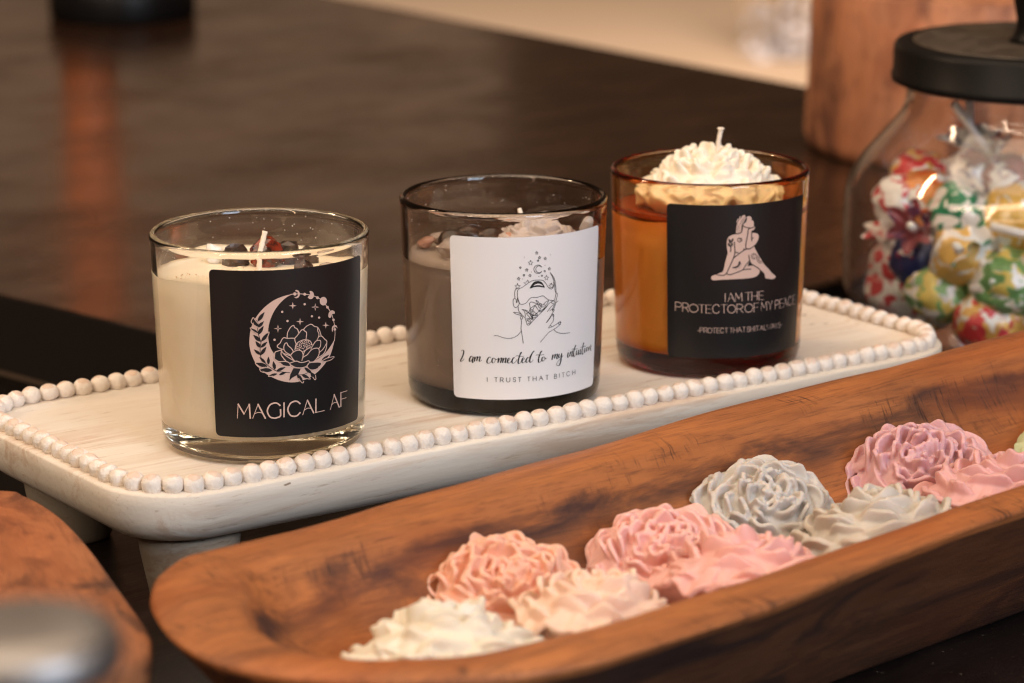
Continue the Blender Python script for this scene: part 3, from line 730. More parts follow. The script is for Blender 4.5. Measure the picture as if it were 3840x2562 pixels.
3569,2301,3735,2333,3900,2418],16,54,1],["L",1,0,1,[3231,2613,3395,2628,3693,2604,4082,2611],16,54,1],["L",1,0,1,[4100,2501,3964,2507,3852,2433,3888,2353,4037,2347,4204,2431,4154,2499,
4100,2501],16,54,1],["L",1,0,1,[4135,2474,4273,2428,4430,2447],16,54,1],["L",1,0,1,[5070,2573,5018,2458,4953,2344],16,54,1],["L",1,0,1,[4973,2369,5145,2504,5301,2561,5325,2520,5238,
2381],16,54,1],["L",1,0,1,[5237,2394,5398,2516,5542,2561,5581,2519,5514,2393,5590,2357,5736,2406],16,54,1],["L",1,0,1,[5802,2559,5734,2445,5812,2389,5960,2445,6090,2555],16,54,1],["L",
1,0,1,[6089,2568,6054,2387,5989,2208,5830,2074,5621,2068,5491,2132,5598,2218,5891,2319,6305,2451],16,54,1],["L",1,0,1,[6938,2554,6864,2441,6854,2363,6954,2335,7073,2401],16,54,1],["L",
1,0,1,[7015,2624,7000,2599],16,54,1],["L",1,0,1,[7228,2560,7169,2459,7118,2358],16,54,1],["L",1,0,1,[7134,2375,7275,2504,7441,2571,7461,2531,7414,2377,7478,2333,7586,2391],16,54,1],
["L",1,0,1,[7662,2529,7869,2697,7972,2755,7909,2760,7742,2628,7650,2465,7680,2332,7771,2304,7945,2378],16,54,1],["L",1,0,1,[7350,2630,7521,2644,7832,2614,8246,2604],16,54,1],["L",1,
0,1,[8112,2549,8030,2437,8112,2352,8239,2395,8395,2540],16,54,1],["L",1,0,1,[8393,2553,8340,2426,8416,2334,8555,2396],16,54,1],["L",1,0,1,[8665,2558,8622,2417,8710,2332,8855,2386],16,
54,1],["L",1,0,1,[8943,2510,9129,2691,9225,2767,9152,2763,9031,2634,8917,2473,8965,2324,9072,2303,9200,2371],16,54,1],["L",1,0,1,[8679,2610,8879,2620,9244,2616,9517,2620],16,54,1],["L",
1,0,1,[9362,2541,9299,2441,9354,2353,9525,2396],16,54,1],["L",1,0,1,[9418,2615,9399,2591],16,54,1],["L",1,0,1,[9813,2543,9645,2504,9660,2398,9836,2383,9980,2449,9873,2529,9813,2543],
16,54,1],["L",1,0,1,[10175,2537,10103,2439,10078,2362],16,54,1],["L",1,0,1,[10100,2378,10306,2500,10490,2562,10524,2520,10455,2381,10595,2334],16,54,1],["L",1,0,0,[-1647,1563,-1643,
1733],21,21,0],["L",1,0,0,[-763,1555,-760,1735],21,21,0],["L",1,0,0,[-901,1737,-620,1734],18,18,0],["L",1,0,0,[-348,1549,-345,1732],21,21,0],["L",1,0,1,[-345,1732,-171,1732,-60,1708,
-60,1662,-156,1637,-347,1637],21,21,0],["L",1,0,0,[-188,1637,-29,1549],21,21,0],["L",1,0,1,[278,1730,277,1605,326,1563,442,1553,558,1564,608,1607,608,1731],21,21,0],["L",1,0,1,[1188,
1706,1118,1734,1019,1734,943,1701,963,1661,1061,1646,1169,1628,1194,1591,1118,1558,1005,1559,926,1592],21,21,0],["L",1,0,0,[1591,1552,1589,1735],21,21,0],["L",1,0,0,[1454,1735,1725,
1735],18,18,0],["L",1,0,0,[2514,1552,2511,1730],21,21,0],["L",1,0,0,[2388,1730,2633,1729],18,18,0],["L",1,0,0,[2943,1547,2939,1730],21,21,0],["L",1,0,0,[3292,1545,3287,1728],21,21,0],
["L",1,0,0,[2941,1639,3289,1637],18,18,0],["L",1,0,0,[3591,1544,3764,1725],18,18,0],["L",1,0,0,[3764,1725,4018,1543],21,21,0],["L",1,0,1,[3649,1602,3780,1620,3912,1609],18,18,0],["L",
1,0,0,[4456,1544,4448,1728],21,21,0],["L",1,0,0,[4320,1728,4577,1728],18,18,0],["L",1,0,0,[5265,1542,5256,1726],21,21,0],["L",1,0,1,[5256,1726,5402,1726,5507,1705,5509,1661,5407,1640,
5260,1639],21,21,0],["L",1,0,1,[5407,1640,5541,1620,5553,1569,5427,1542,5265,1542],21,21,0],["L",1,0,0,[5876,1555,5866,1726],21,21,0],["L",1,0,0,[6345,1544,6333,1729],21,21,0],["L",
1,0,0,[6196,1729,6472,1728],18,18,0],["L",1,0,1,[7158,1698,7063,1730,6959,1735,6837,1711,6768,1640,6847,1569,6973,1547,7077,1554,7167,1586],21,21,0],["L",1,0,0,[7572,1551,7556,1737],
21,21,0],["L",1,0,0,[7950,1551,7932,1736],21,21,0],["L",1,0,0,[7564,1644,7941,1644],18,18,0]],[["L",1,1,0,[1081,3463,1064,3815],28,28,0],["L",1,1,0,[1358,3454,1636,3824],15,15,0],["L",
1,1,0,[1636,3824,2072,3451],28,28,0],["L",1,1,1,[1451,3573,1669,3609,1892,3586],15,15,0],["L",1,1,0,[2135,3453,2157,3814],15,15,0],["L",1,1,0,[2157,3814,2506,3562],28,28,0],["L",1,1,
0,[2506,3562,2783,3815],15,15,0],["L",1,1,0,[2783,3815,2867,3453],28,28,0],["L",1,1,0,[3538,3451,3510,3810],28,28,0],["L",1,1,0,[3165,3812,3860,3806],15,15,0],["L",1,1,0,[3937,3447,
3906,3811],28,28,0],["L",1,1,0,[4579,3436,4545,3800],28,28,0],["L",1,1,0,[3922,3629,4562,3618],15,15,0],["L",1,1,0,[4764,3431,4728,3804],28,28,0],["L",1,1,0,[4728,3804,5335,3788],15,
15,0],["L",1,1,0,[4746,3617,5262,3604],15,15,0],["L",1,1,0,[4764,3431,5375,3415],15,15,0],["L",1,1,0,[-4063,3015,-4061,3387],26,26,0],["L",1,1,1,[-4061,3387,-3698,3382,-3436,3329,-3423,
3236,-3665,3181,-4062,3186],26,26,0],["L",1,1,0,[-3277,3000,-3278,3376],26,26,0],["L",1,1,1,[-3278,3376,-2934,3372,-2716,3320,-2715,3226,-2901,3176,-3277,3180],26,26,0],["L",1,1,0,[-2964,
3177,-2651,2992],26,26,0],["L",1,1,1,[-2131,3341,-2453,3291,-2591,3170,-2450,3046,-2126,2990,-1805,3039,-1670,3159,-1810,3284,-2131,3341],26,26,0],["L",1,1,0,[-1301,2977,-1309,3335],
26,26,0],["L",1,1,0,[-1643,3339,-976,3330],13,13,0],["L",1,1,0,[-858,2972,-867,3330],26,26,0],["L",1,1,0,[-867,3330,-311,3326],13,13,0],["L",1,1,0,[-863,3151,-389,3147],13,13,0],["L",
1,1,0,[-858,2972,-299,2967],13,13,0],["L",1,1,1,[488,3265,325,3330,142,3342,-74,3297,-200,3154,-64,3011,156,2965,339,2976,497,3039],26,26,0],["L",1,1,0,[982,2965,964,3336],26,26,0],
["L",1,1,0,[628,3337,1302,3334],13,13,0],["L",1,1,1,[1752,3317,1461,3266,1343,3141,1475,3015,1772,2958,2066,3008,2186,3132,2051,3260,1752,3317],26,26,0],["L",1,1,0,[2324,2948,2301,3320],
26,26,0],["L",1,1,1,[2301,3320,2669,3317,2909,3267,2916,3174,2716,3124,2313,3127],26,26,0],["L",1,1,0,[2648,3124,3000,2942],26,26,0],["L",1,1,1,[3615,3313,3306,3259,3183,3129,3326,2998,
3645,2940,3960,2993,4087,3122,3938,3254,3615,3313],26,26,0],["L",1,1,0,[4242,2930,4209,3303],26,26,0],["L",1,1,0,[4209,3303,4805,3303],13,13,0],["L",1,1,0,[4225,3124,4731,3124],13,13,
0],["L",1,1,0,[5094,2937,5097,3311],13,13,0],["L",1,1,0,[5097,3311,5448,3050],26,26,0],["L",1,1,0,[5448,3050,5706,3312],13,13,0],["L",1,1,0,[5706,3312,5807,2937],26,26,0],["L",1,1,0,
[5919,3302,6238,3108,6517,3295],26,26,0],["L",1,1,0,[6238,3108,6260,2932],26,26,0],["L",1,1,0,[6944,2916,6892,3292],26,26,0],["L",1,1,1,[6892,3292,7176,3288,7396,3236,7421,3141,7232,
3084,6920,3089],26,26,0],["L",1,1,0,[7611,2907,7550,3292],26,26,0],["L",1,1,0,[7550,3292,8164,3293],13,13,0],["L",1,1,0,[7580,3100,8102,3100],13,13,0],["L",1,1,0,[7611,2907,8232,2907],
13,13,0],["L",1,1,0,[8281,2911,8465,3298],13,13,0],["L",1,1,0,[8465,3298,8909,2908],26,26,0],["L",1,1,1,[8343,3035,8526,3073,8725,3049],13,13,0],["L",1,1,1,[9574,3206,9413,3274,9250,
3289,9072,3245,8992,3099,9134,2950,9335,2900,9496,2909,9629,2972],26,26,0],["L",1,1,0,[9990,2888,9890,3283],26,26,0],["L",1,1,0,[9890,3283,10512,3266],13,13,0],["L",1,1,0,[9939,3085,
10470,3071],13,13,0],["L",1,1,0,[9990,2888,10629,2868],13,13,0],["L",1,1,0,[-1713,2200,-1560,2206],17,17,0],["L",1,1,0,[-1466,2110,-1470,2333],17,17,0],["L",1,1,1,[-1470,2333,-1302,
2336,-1179,2309,-1171,2254,-1284,2216,-1468,2212],17,17,0],["L",1,1,0,[-1055,2114,-1060,2333],17,17,0],["L",1,1,1,[-1060,2333,-865,2332,-740,2304,-739,2249,-844,2219,-1057,2219],17,
17,0],["L",1,1,0,[-880,2219,-699,2114],17,17,0],["L",1,1,1,[-440,2330,-595,2297,-660,2221,-590,2144,-433,2111,-278,2144,-213,2220,-283,2296,-440,2330],17,17,0],["L",1,1,0,[20,2112,12,
2325],17,17,0],["L",1,1,0,[-156,2325,181,2324],14,14,0],["L",1,1,0,[281,2108,273,2324],17,17,0],["L",1,1,0,[273,2324,549,2323],14,14,0],["L",1,1,0,[277,2216,512,2215],14,14,0],["L",
1,1,0,[281,2108,558,2107],14,14,0],["L",1,1,1,[972,2278,889,2314,796,2321,686,2295,623,2213,693,2133,805,2107,898,2114,978,2150],17,17,0],["L",1,1,0,[1271,2110,1261,2315],17,17,0],["L",
1,1,0,[1105,2315,1416,2315],14,14,0],["L",1,1,0,[1789,2106,1777,2312],17,17,0],["L",1,1,0,[1636,2313,1919,2311],14,14,0],["L",1,1,0,[2026,2104,2014,2317],17,17,0],["L",1,1,0,[2410,2100,
2396,2314],17,17,0],["L",1,1,0,[2020,2211,2403,2207],14,14,0],["L",1,1,0,[2475,2097,2650,2322],14,14,0],["L",1,1,0,[2650,2322,2930,2097],17,17,0],["L",1,1,1,[2533,2169,2672,2192,2814,
2178],14,14,0],["L",1,1,0,[3177,2101,3160,2323],17,17,0],["L",1,1,0,[3012,2323,3309,2322],14,14,0],["L",1,1,1,[3801,2273,3713,2306,3595,2307,3507,2269,3534,2221,3654,2203,3785,2180,
3819,2136,3730,2098,3595,2099,3497,2139],17,17,0],["L",1,1,0,[3901,2094,3883,2308],17,17,0],["L",1,1,0,[4247,2094,4228,2308],17,17,0],["L",1,1,0,[3892,2201,4238,2201],14,14,0],["L",
1,1,0,[4402,2096,4382,2307],17,17,0],["L",1,1,0,[4726,2096,4705,2308],17,17,0],["L",1,1,0,[4509,2311,4904,2305],14,14,0],["L",1,1,0,[5058,2085,5203,2299],14,14,0],["L",1,1,0,[5203,2299,
5462,2075],17,17,0],["L",1,1,1,[5106,2154,5228,2173,5355,2156],14,14,0],["L",1,1,0,[5536,2292,5560,2074],17,17,0],["L",1,1,0,[5560,2076,5830,2074],14,14,0],["L",1,1,0,[5867,2294,6051,
2073,6160,2283,6324,2073,6459,2293],17,17,0],["L",1,1,0,[6537,2072,6708,2290],14,14,0],["L",1,1,0,[6708,2290,7022,2069],17,17,0],["L",1,1,1,[6595,2142,6740,2163,6892,2149],14,14,0],
["L",1,1,0,[7035,2283,7227,2169,7390,2277],17,17,0],["L",1,1,0,[7227,2169,7242,2067],17,17,0],["L",1,1,1,[7797,2236,7714,2270,7606,2273,7530,2235,7558,2187,7669,2167,7791,2142,7826,
2097,7748,2060,7624,2063,7532,2104],17,17,0],["L",1,1,0,[7892,2160,8117,2154],17,17,0],["F",0,1,1,[2653,6799,2791,6730,2787,6796,2944,6857,3096,7005,3146,7069,3336,7090,3531,7058,3706,
6954,3854,6851,3901,6762,3897,6675,4012,6649,4031,6561,3912,6489,3718,6452,3696,6376,4096,6340,4390,6285,4506,6171,4441,6042,4249,5908,4026,5806,4062,5728,4154,5659,4467,5428,4849,5192,
5243,4954,5778,4740,6342,4500,6781,4364,6777,4286,6341,4241,5962,4289,5565,4320,5428,4405,5351,4530,5024,4667,4785,4732,4724,4603,4435,4483,3911,4427,2895,4416,1810,4419,600,4412,30,
4391,-281,4415,-397,4492,-286,4580,-4,4624,433,4699,742,4752,891,4905,985,5123,1130,5363,1234,5559,1163,5756,1126,5976,1219,6193,1498,6298,1965,6352,2438,6401,2620,6473,2680,6624]],
["F",1,0,0,[3539,5144,3718,5039,4041,4950,3639,4953,3330,4942]],["L",0,1,1,[2122,6375,2155,6701,2406,6914,2711,7124],42,42,0],["L",0,1,1,[2253,6394,2312,6720,2511,6933,2871,7142],42,
42,0],["L",0,1,1,[2384,6413,2445,6717,2646,6908,2928,7097],42,42,0],["L",0,1,1,[2516,6432,2553,6692,2730,6841,3012,7051],42,42,0],["L",0,1,1,[2093,6866,2232,7000],35,35,0],["L",0,1,
1,[2079,6386,2129,6702,2350,6959,2421,7099],35,35,0],["L",2,0,1,[2684,6722,2904,6651,3234,6605,3623,6579,3902,6609,3955,6662],38,38,0],["L",2,0,1,[3512,6574,3349,6540,3288,6476,3256,
6303,3138,6044,3082,5827,3162,5704,3469,5683,3747,5729,3998,5797],38,38,0],["L",2,0,1,[3690,6442,3681,6202,3713,6015],38,38,0],["L",2,0,1,[3718,6091,3882,6162],38,38,0],["L",2,0,1,[1879,
6019,1929,5788,1957,5569,1863,5373,1613,5115,1363,4877,1161,4704,956,4618,644,4603,124,4646],38,38,0],["L",2,0,1,[1956,5591,2117,5566,2304,5551],38,38,0],["L",2,0,1,[1865,5341,2230,
5454,2705,5596,3191,5692,3582,5680],38,38,0],["L",2,0,1,[2914,5722,2866,5635],38,38,0],["L",2,0,1,[1163,4671,1481,4623,2009,4679,2543,4755,2868,4802,3367,4815,3736,4807],38,38,0],["L",
2,0,1,[2868,4802,3131,4992,3537,5177],38,38,0],["L",2,0,1,[3433,5421,3531,5243,3687,5062,4100,4937,4584,4807,4804,4721],38,38,0],["L",2,0,1,[1782,4925,2100,4952,2363,5034,2462,5174,
2548,5095,2420,4989,2155,4918,1782,4925],38,38,0],["L",2,0,1,[2017,6366,2439,6390,2621,6462,2680,6624,2658,6723,2787,6796,3024,6877,3096,7016],38,38,0],["L",2,0,1,[1508,5609,1539,5729,
1496,5839,1312,5886,1256,5974,1415,5906,1496,5850,1677,5880,1672,5979,1545,5904],38,38,0],["L",2,0,1,[1489,5971,1355,6060,1324,6159,1458,6080,1513,6014,1719,6076,1714,6164,1562,6079],
38,38,0],["L",2,0,1,[3622,6957,3738,6898],38,38,0],["L",2,0,1,[4298,5342,4280,5297,4220,5260,4128,5237,4017,5232,3906,5245,3810,5275,3745,5316,3720,5364,3738,5409,3797,5446,3887,5469,
3997,5474,4108,5461,4205,5431,4272,5389,4298,5342],20,20,0],["L",2,0,1,[4122,5297,4041,5291,3959,5303,3898,5331,3874,5367,3892,5401,3949,5425,4029,5431,4111,5419,4173,5391],18,18,0],
["L",2,0,1,[2538,6179,2612,6149,2652,6111,2649,6071,2603,6037,2524,6015,2427,6010,2331,6022,2255,6050,2212,6088,2212,6128,2253,6164,2329,6187,2425,6193,2346,6173,2518,6148,2522,6082,
2405,6080],24,24,0],["L",2,0,1,[4474,5361,4367,5234,4498,5097,4805,5022,5018,5030],22,22,0],["L",2,0,1,[4599,5290,4579,5181,4768,5096,4950,5099],31,31,0],["F",2,0,0,[2197,4847,2179,
4834,2142,4835,2122,4848,2140,4861,2178,4860]],["F",2,0,0,[2481,4882,2463,4869,2425,4870,2405,4884,2423,4897,2461,4896]],["F",2,0,0,[2666,4961,2648,4948,2609,4949,2590,4963,2608,4976,
2646,4975]],["F",2,0,0,[2714,5054,2696,5041,2658,5042,2638,5056,2656,5069,2694,5068]]]]''')


def jr(z):
    return JRB + (JR - JRB) * z / JH


def jar_mesh():
    b = bmesh.new()
    k = 2.4e-3
    prof = [(0, 0.0012), (0.025, 0.0009), (0.032, 0.0), (0.0345, 0.0), (0.0372, 0.0008), (0.0389, 0.0026), (jr(0.006) - 0.0001, 0.006)]
    prof += [(jr(z), z) for z in (0.012, 0.03, 0.05, 0.07, 0.0815)]
    prof += [(JR + 0.0001, 0.0832), (JR - 0.0005, 0.0842), (JR - 0.0013, 0.0847), (JR - 0.0021, 0.0843), (JR - 0.0026, 0.0834)]
    prof += [(jr(z) - k, z) for z in (0.081, 0.065, 0.04, 0.02, 0.0145)]
    prof += [(jr(0.01) - k - 0.0009, 0.0112), (jr(0.01) - k - 0.003, 0.0097), (0.025, 0.0092), (0, 0.0090)]
    lathe(b, prof, 128)
    return b


def wax_mesh(level, seed, bumpy=0.0006, edge=0.0009):
    rnd = random.Random(seed)
    b = bmesh.new()
    k = 2.4e-3 - 0.00012
    prof = [(0, 0.00888), (0.025, 0.00908), (jr(0.01) - k - 0.003, 0.0096), (jr(0.01) - k - 0.0009, 0.0111)]
    prof += [(jr(z) - k, z) for z in (0.0145, 0.025, 0.04, 0.055)] + [(jr(level) - k, level + edge)]
    prof += [(jr(level) - k - 0.002, level + edge * 0.25)] + [(r, level) for r in (0.034, 0.028, 0.022, 0.016, 0.010, 0.005)] + [(0, level)]
    lathe(b, prof, 96)
    ph = [rnd.uniform(0, 6) for _ in range(6)]
    for v in b.verts:
        if v.co.z > level - 0.0005:
            a = math.atan2(v.co.y, v.co.x)
            r = math.hypot(v.co.x, v.co.y)
            v.co.z += bumpy * (math.sin(3 * a + ph[0]) * r / 0.04 + 0.6 * math.sin(7 * a + ph[1]) * r / 0.04 + 0.5 * math.sin(260 * v.co.x + ph[2]) * math.cos(230 * v.co.y + ph[3]))
    return b


def refine(bm, maxlen):
    for _ in range(8):
        es = [e for e in bm.edges if e.calc_length() > maxlen]
        if not es:
            break
        bmesh.ops.subdivide_edges(bm, edges=es, cuts=1, use_grid_fill=False)
        bmesh.ops.triangulate(bm, faces=[f for f in bm.faces if len(f.verts) > 3])


AS = 0.0411  # metres per radian on the label


def label_mesh(corners, items, cols):
    """label sheet and its print: flat shapes in (arc, height), then rolled on the jar"""
    bm = bmesh.new()
    a0, a1, z0, z1 = corners
    sheet = rrect(a0 * AS, z0, a1 * AS, z1, 0.0019, 5)

    def fill(pts, mi, lift, maxlen=0.0022):
        t = bmesh.new()
        vv = []
        for p in pts:
            if not vv or (Vector((p[0], p[1], 0)) - vv[-1].co).length > 2e-6:
                vv.append(t.verts.new((p[0], p[1], 0)))
        if len(vv) > 3 and (vv[0].co - vv[-1].co).length < 2e-6:
            t.verts.remove(vv.pop())
        f = t.faces.new(vv)
        f.normal_update()
        if f.normal.z < 0:
            f.normal_flip()
        bmesh.ops.triangulate(t, faces=[f], ngon_method='EAR_CLIP')
        refine(t, maxlen)
        emit(t, mi, lift)

    def emit(t, mi, lift):
        mp = {}
        for v in t.verts:
            a, z = v.co.x / AS, v.co.y
            r = jr(z) + lift
            mp[v] = bm.verts.new((r * math.sin(a), -r * math.cos(a), z))
        for f in t.faces:
            try:
                g = bm.faces.new([mp[v] for v in f.verts])
                g.material_index = mi
                g.smooth = True
            except ValueError:
                pass
        t.free()

    fill(sheet, 0, 0.00022, 0.0028)
    for it in items:
        kind, layer, col, smooth, flat = it[:5]
        pts = [Vector((flat[i] * 1e-4 * AS, flat[i + 1] * 1e-5, 0)) for i in range(0, len(flat), 2)]
        lift = 0.00030 + 0.00007 * layer
        mi = cols[col]
        if kind == 'F':
            if smooth:
                pts = catmull(pts, 3, True)
            fill(pts, mi, lift)
        else:
            w0, w1, cal = it[5] * 1e-5, it[6] * 1e-5, it[7]
            if smooth:
                pts = catmull(pts, 5)
            q = [pts[0]]
            for p in pts[1:]:
                if (p - q[-1]).length > 4e-5:
                    q.append(p)
            if len(q) < 2:
                continue
            out = [q[0]]
            for p in q[1:]:
                d = p - out[-1]
                n = max(1, int(d.length / 0.0025))
                s = out[-1]
                out += [s + d * (k + 1) / n for k in range(n)]
            t = bmesh.new()
            prev = None
            for k, p in enumerate(out):
                d = (out[min(k + 1, len(out) - 1)] - out[max(k - 1, 0)]).normalized()
                nn = Vector((-d.y, d.x, 0))
                w = w0 + (w1 - w0) * max(0.0, -d.y) ** 1.2 if cal else w0
                if cal and k in (0, len(out) - 1):
                    w = w0
                e = d * (0.3 * w if not cal else 0) * (-1 if k == 0 else 1 if k == len(out) - 1 else 0)
                pr = (t.verts.new(p + nn * w / 2 + e), t.verts.new(p - nn * w / 2 + e))
                if prev:
                    t.faces.new((prev[0], prev[1], pr[1], pr[0]))
                prev = pr
            emit(t, mi, lift)
    return bm


def pebble(seed, rx, ry, rz, facets=0.0):
    rnd = random.Random(seed)
    b = bmesh.new()
    bmesh.ops.create_icosphere(b, subdivisions=2 if facets else 3, radius=1.0)
    ax = [Vector((rnd.uniform(-1, 1), rnd.uniform(-1, 1), rnd.uniform(-1, 1))).normalized() for _ in range(9)]
    cut = [rnd.uniform(0.55, 0.85) for _ in ax]
    for v in b.verts:
        n = v.co.normalized()
        k = 1.0
        for a, c in zip(ax, cut):
            d = n.dot(a)
            if d * k > c:
                k = c / d * (1 if facets else 0.45) + k * (0 if facets else 0.55)
        v.co = Vector((n.x * rx * k, n.y * ry * k, n.z * rz * k))
    return b


def stone(parent, name, seed, x, y, z, s, mat, facets=0.0, label=None, flat=0.75):
    rnd = random.Random(seed * 7 + 1)
    o = build(name, pebble(seed, s, s * rnd.uniform(0.8, 1.05), s * flat, facets), mat, parent, not facets, (x, y, z), (rnd.uniform(-.3, .3), rnd.uniform(-.3, .3), rnd.uniform(0, 3)))
    if label:
        o['label'] = label
    return o


def mat_stone(name, c1, c2, rough=0.12, trans=0.0, sc=300):
    t = NT(name)
    n = t.noise(t.coords((sc,) * 3), 1.0, 4, 0.6)
    t.set(color=t.ramp(n, [(0.42, c1), (0.58, c2)]), rough=rough, trans=trans, spec=0.6)
    return t.m


M_onyx = mat_stone('black_stone', (0.020, 0.012, 0.009), (0.075, 0.040, 0.025), 0.30)
M_red = mat_stone('red_stone', (0.24, 0.030, 0.012), (0.03, 0.012, 0.008), 0.16, 0, 200)
M_quartz = mat_stone('pale_quartz', (0.80, 0.70, 0.62), (0.70, 0.58, 0.50), 0.18, 0.35)
M_rosy = mat_stone('pink_stone', (0.72, 0.42, 0.30), (0.60, 0.30, 0.20), 0.25, 0.1)
M_white_stone = mat_stone('white_stone', (0.85, 0.82, 0.78), (0.75, 0.70, 0.64), 0.4)
M_flake = mat_stone('wax_flake', (0.86, 0.72, 0.52), (0.80, 0.62, 0.38), 0.6)
M_gold = mat_stone('amber_specks', (0.66, 0.36, 0.12), (0.75, 0.50, 0.22), 0.4)
M_seal = NT('red_wax_film').set(color=(0.42, 0.085, 0.025), rough=0.25, spec=0.5).m


# ------------------------------------------------------------------ carved wax flowers
def petal_grid(bm, fn, na=9, nb_=6):
    g = [[bm.verts.new(fn(-1 + 2 * i / (na - 1), j / (nb_ - 1))) for i in range(na)] for j in range(nb_)]
    for j in range(nb_ - 1):
        for i in range(na - 1):
            bm.faces.new((g[j][i], g[j][i + 1], g[j + 1][i + 1], g[j + 1][i]))


def peony_bm(R, H, seed, rings, flare=0, ruffle=0.05):
    """rings: (radius, petals, outward curl); petals stand like a rose, their tips following a dome"""
    rnd = random.Random(seed)
    bm = bmesh.new()
    for (rk, n, curl) in rings:
        ph0 = rnd.uniform(0, 6.28)
        for k in range(n):
            ph = ph0 + 2 * PI * (k + rnd.uniform(-.24, .24)) / n
            h = math.radians(360.0 / n * rnd.uniform(0.50, 0.70))
            drop = rnd.uniform(0.26, 0.44)
            rr_ = rk * rnd.uniform(0.93, 1.06)
            zt = math.sqrt(max(0.02, 1 - (min(0.97, rr_) * 0.93) ** 2)) * rnd.uniform(0.92, 1.07)
            if rk < 0.25:
                zt *= 0.93
            zb = max(0.0, zt - rnd.uniform(0.50, 0.62))
            p1, p2, p3, f1 = rnd.uniform(0, 6), rnd.uniform(0, 6), rnd.uniform(0, 6), rnd.uniform(2.2, 4.5)
            sk, cu = rnd.uniform(-.16, .16), curl * rnd.uniform(0.5, 1.5)
            tuck = rnd.choice((-1, 1)) * rnd.uniform(0.03, 0.10)

            def fn(a, b_):
                f = ph + a * h * (0.62 + 0.42 * math.sin(PI * min(1.0, 0.18 + 0.62 * b_)))
                r = rr_ * (0.78 + 0.30 * math.sin(PI * 0.60 * b_)) + cu * b_ ** 3 + tuck * a * rk ** 0.5 - 0.075 * a * a * b_
                r += ruffle * math.sin(f1 * a + p2) * b_ ** 2 * (0.4 + 0.6 * rk)
                z = zb + (zt - zb) * (b_ - drop * abs(a) ** 2.6 * b_ ** 1.5 + sk * a * b_ * 0.7) + 0.45 * ruffle * math.sin(1.7 * f1 * a + p3) * b_ ** 2 - 0.5 * cu * b_ ** 5
                return Vector((R * r * math.cos(f), R * r * math.sin(f), H * max(z, 0.0)))
            petal_grid(bm, fn, 11, 7)
    for k in range(flare):
        ph = 2 * PI * (k + rnd.uniform(-.18, .18)) / flare
        h = math.radians(360 / flare * 0.66)
        p1, p2, f1 = rnd.uniform(0, 6), rnd.uniform(0, 6), rnd.uniform(3.5, 6)
        ex, z1 = rnd.uniform(1.06, 1.26), rnd.uniform(0.05, 0.28)

        def fn(a, b_):
            be = b_ * (1 - 0.18 * a * a + 0.05 * math.sin(f1 * a + p1))
            r = 0.70 + (ex - 0.70) * be
            f = ph + a * h
            z = 0.62 - (0.62 - z1) * be ** 0.9 + 0.08 * be ** 1.5 * math.sin(f1 * a + p2) + 0.05 * be * math.sin(2.3 * f1 * a + p1)
            return Vector((R * r * math.cos(f), R * r * math.sin(f), max(0.0006, H * z)))
        petal_grid(bm, fn, 17, 7)
    return bm


RINGS_A = [(0.98, 9, 0.13), (0.87, 9, 0.10), (0.75, 9, 0.08), (0.63, 8, 0.06), (0.51, 8, 0.04), (0.39, 7, 0.03), (0.28, 6, 0.0), (0.17, 4, 0.0), (0.07, 3, 0.0)]
RINGS_B = [(0.99, 12, 0.11), (0.89, 12, 0.09), (0.78, 11, 0.08), (0.67, 10, 0.06), (0.56, 9, 0.05), (0.45, 8, 0.03), (0.34, 7, 0.02), (0.23, 5, 0.0), (0.13, 4, 0.0), (0.05, 2, 0.0)]
RINGS_T = [(1.00, 14, 0.05), (0.92, 14, 0.05), (0.83, 13, 0.05), (0.73, 12, 0.04), (0.62, 11, 0.04), (0.50, 10, 0.03), (0.38, 8, 0.02), (0.26, 6, 0.0), (0.14, 4, 0.0)]
RINGS_C = [(0.98, 9, 0.12), (0.86, 9, 0.09), (0.73, 8, 0.07), (0.59, 7, 0.05), (0.45, 6, 0.03), (0.31, 5, 0.0), (0.18, 4, 0.0), (0.07, 2, 0.0)]


def flower_mesh_obj(name, parent, mat, R, H, seed, rings, flare, thick=0.0017, ruffle=0.06, loc=(0, 0, 0), rot=(0, 0, 0), vox=0.0005, heart=0.80, soft=4):
    bm = peony_bm(R, H, seed, rings, flare, ruffle)
    o = build(name, bm, mat, parent, True, loc, rot)
    s = o.modifiers.new('thickness', 'SOLIDIFY')
    s.thickness = thick
    s.offset = 0.0
    dg = bpy.context.evaluated_depsgraph_get()
    me1 = bpy.data.meshes.new_from_object(o.evaluated_get(dg))
    o.modifiers.clear()
    # solid heart of the flower under the petals
    cb = bmesh.new()
    prof = [(0, -0.0004)] + [(R * 0.93 * math.sin(math.radians(t)), max(-0.0004, H * heart * math.cos(math.radians(t)))) for t in (95, 90, 80, 68, 55, 42, 30, 18, 8)] + [(0, H * heart)]
    lathe(cb, prof, 40)
    bmesh.ops.recalc_face_normals(cb, faces=cb.faces[:])
    me2 = bpy.data.meshes.new('heart')
    cb.to_mesh(me2)
    cb.free()
    b2 = bmesh.new()
    b2.from_mesh(me1)
    b2.from_mesh(me2)
    b2.to_mesh(o.data)
    b2.free()
    bpy.data.meshes.remove(me1)
    bpy.data.meshes.remove(me2)
    # melt petals and heart into one casting, as poured wax is
    r = o.modifiers.new('cast', 'REMESH')
    r.mode = 'VOXEL'
    r.voxel_size = vox
    r.use_smooth_shade = True
    m = o.modifiers.new('soften', 'SMOOTH')
    m.factor = 0.5
    m.iterations = soft
    me3 = bpy.data.meshes.new_from_object(o.evaluated_get(bpy.context.evaluated_depsgraph_get()))
    old = o.data
    o.modifiers.clear()
    o.data = me3
    bpy.data.meshes.remove(old)
    for p in me3.polygons:
        p.use_smooth = True
    return o


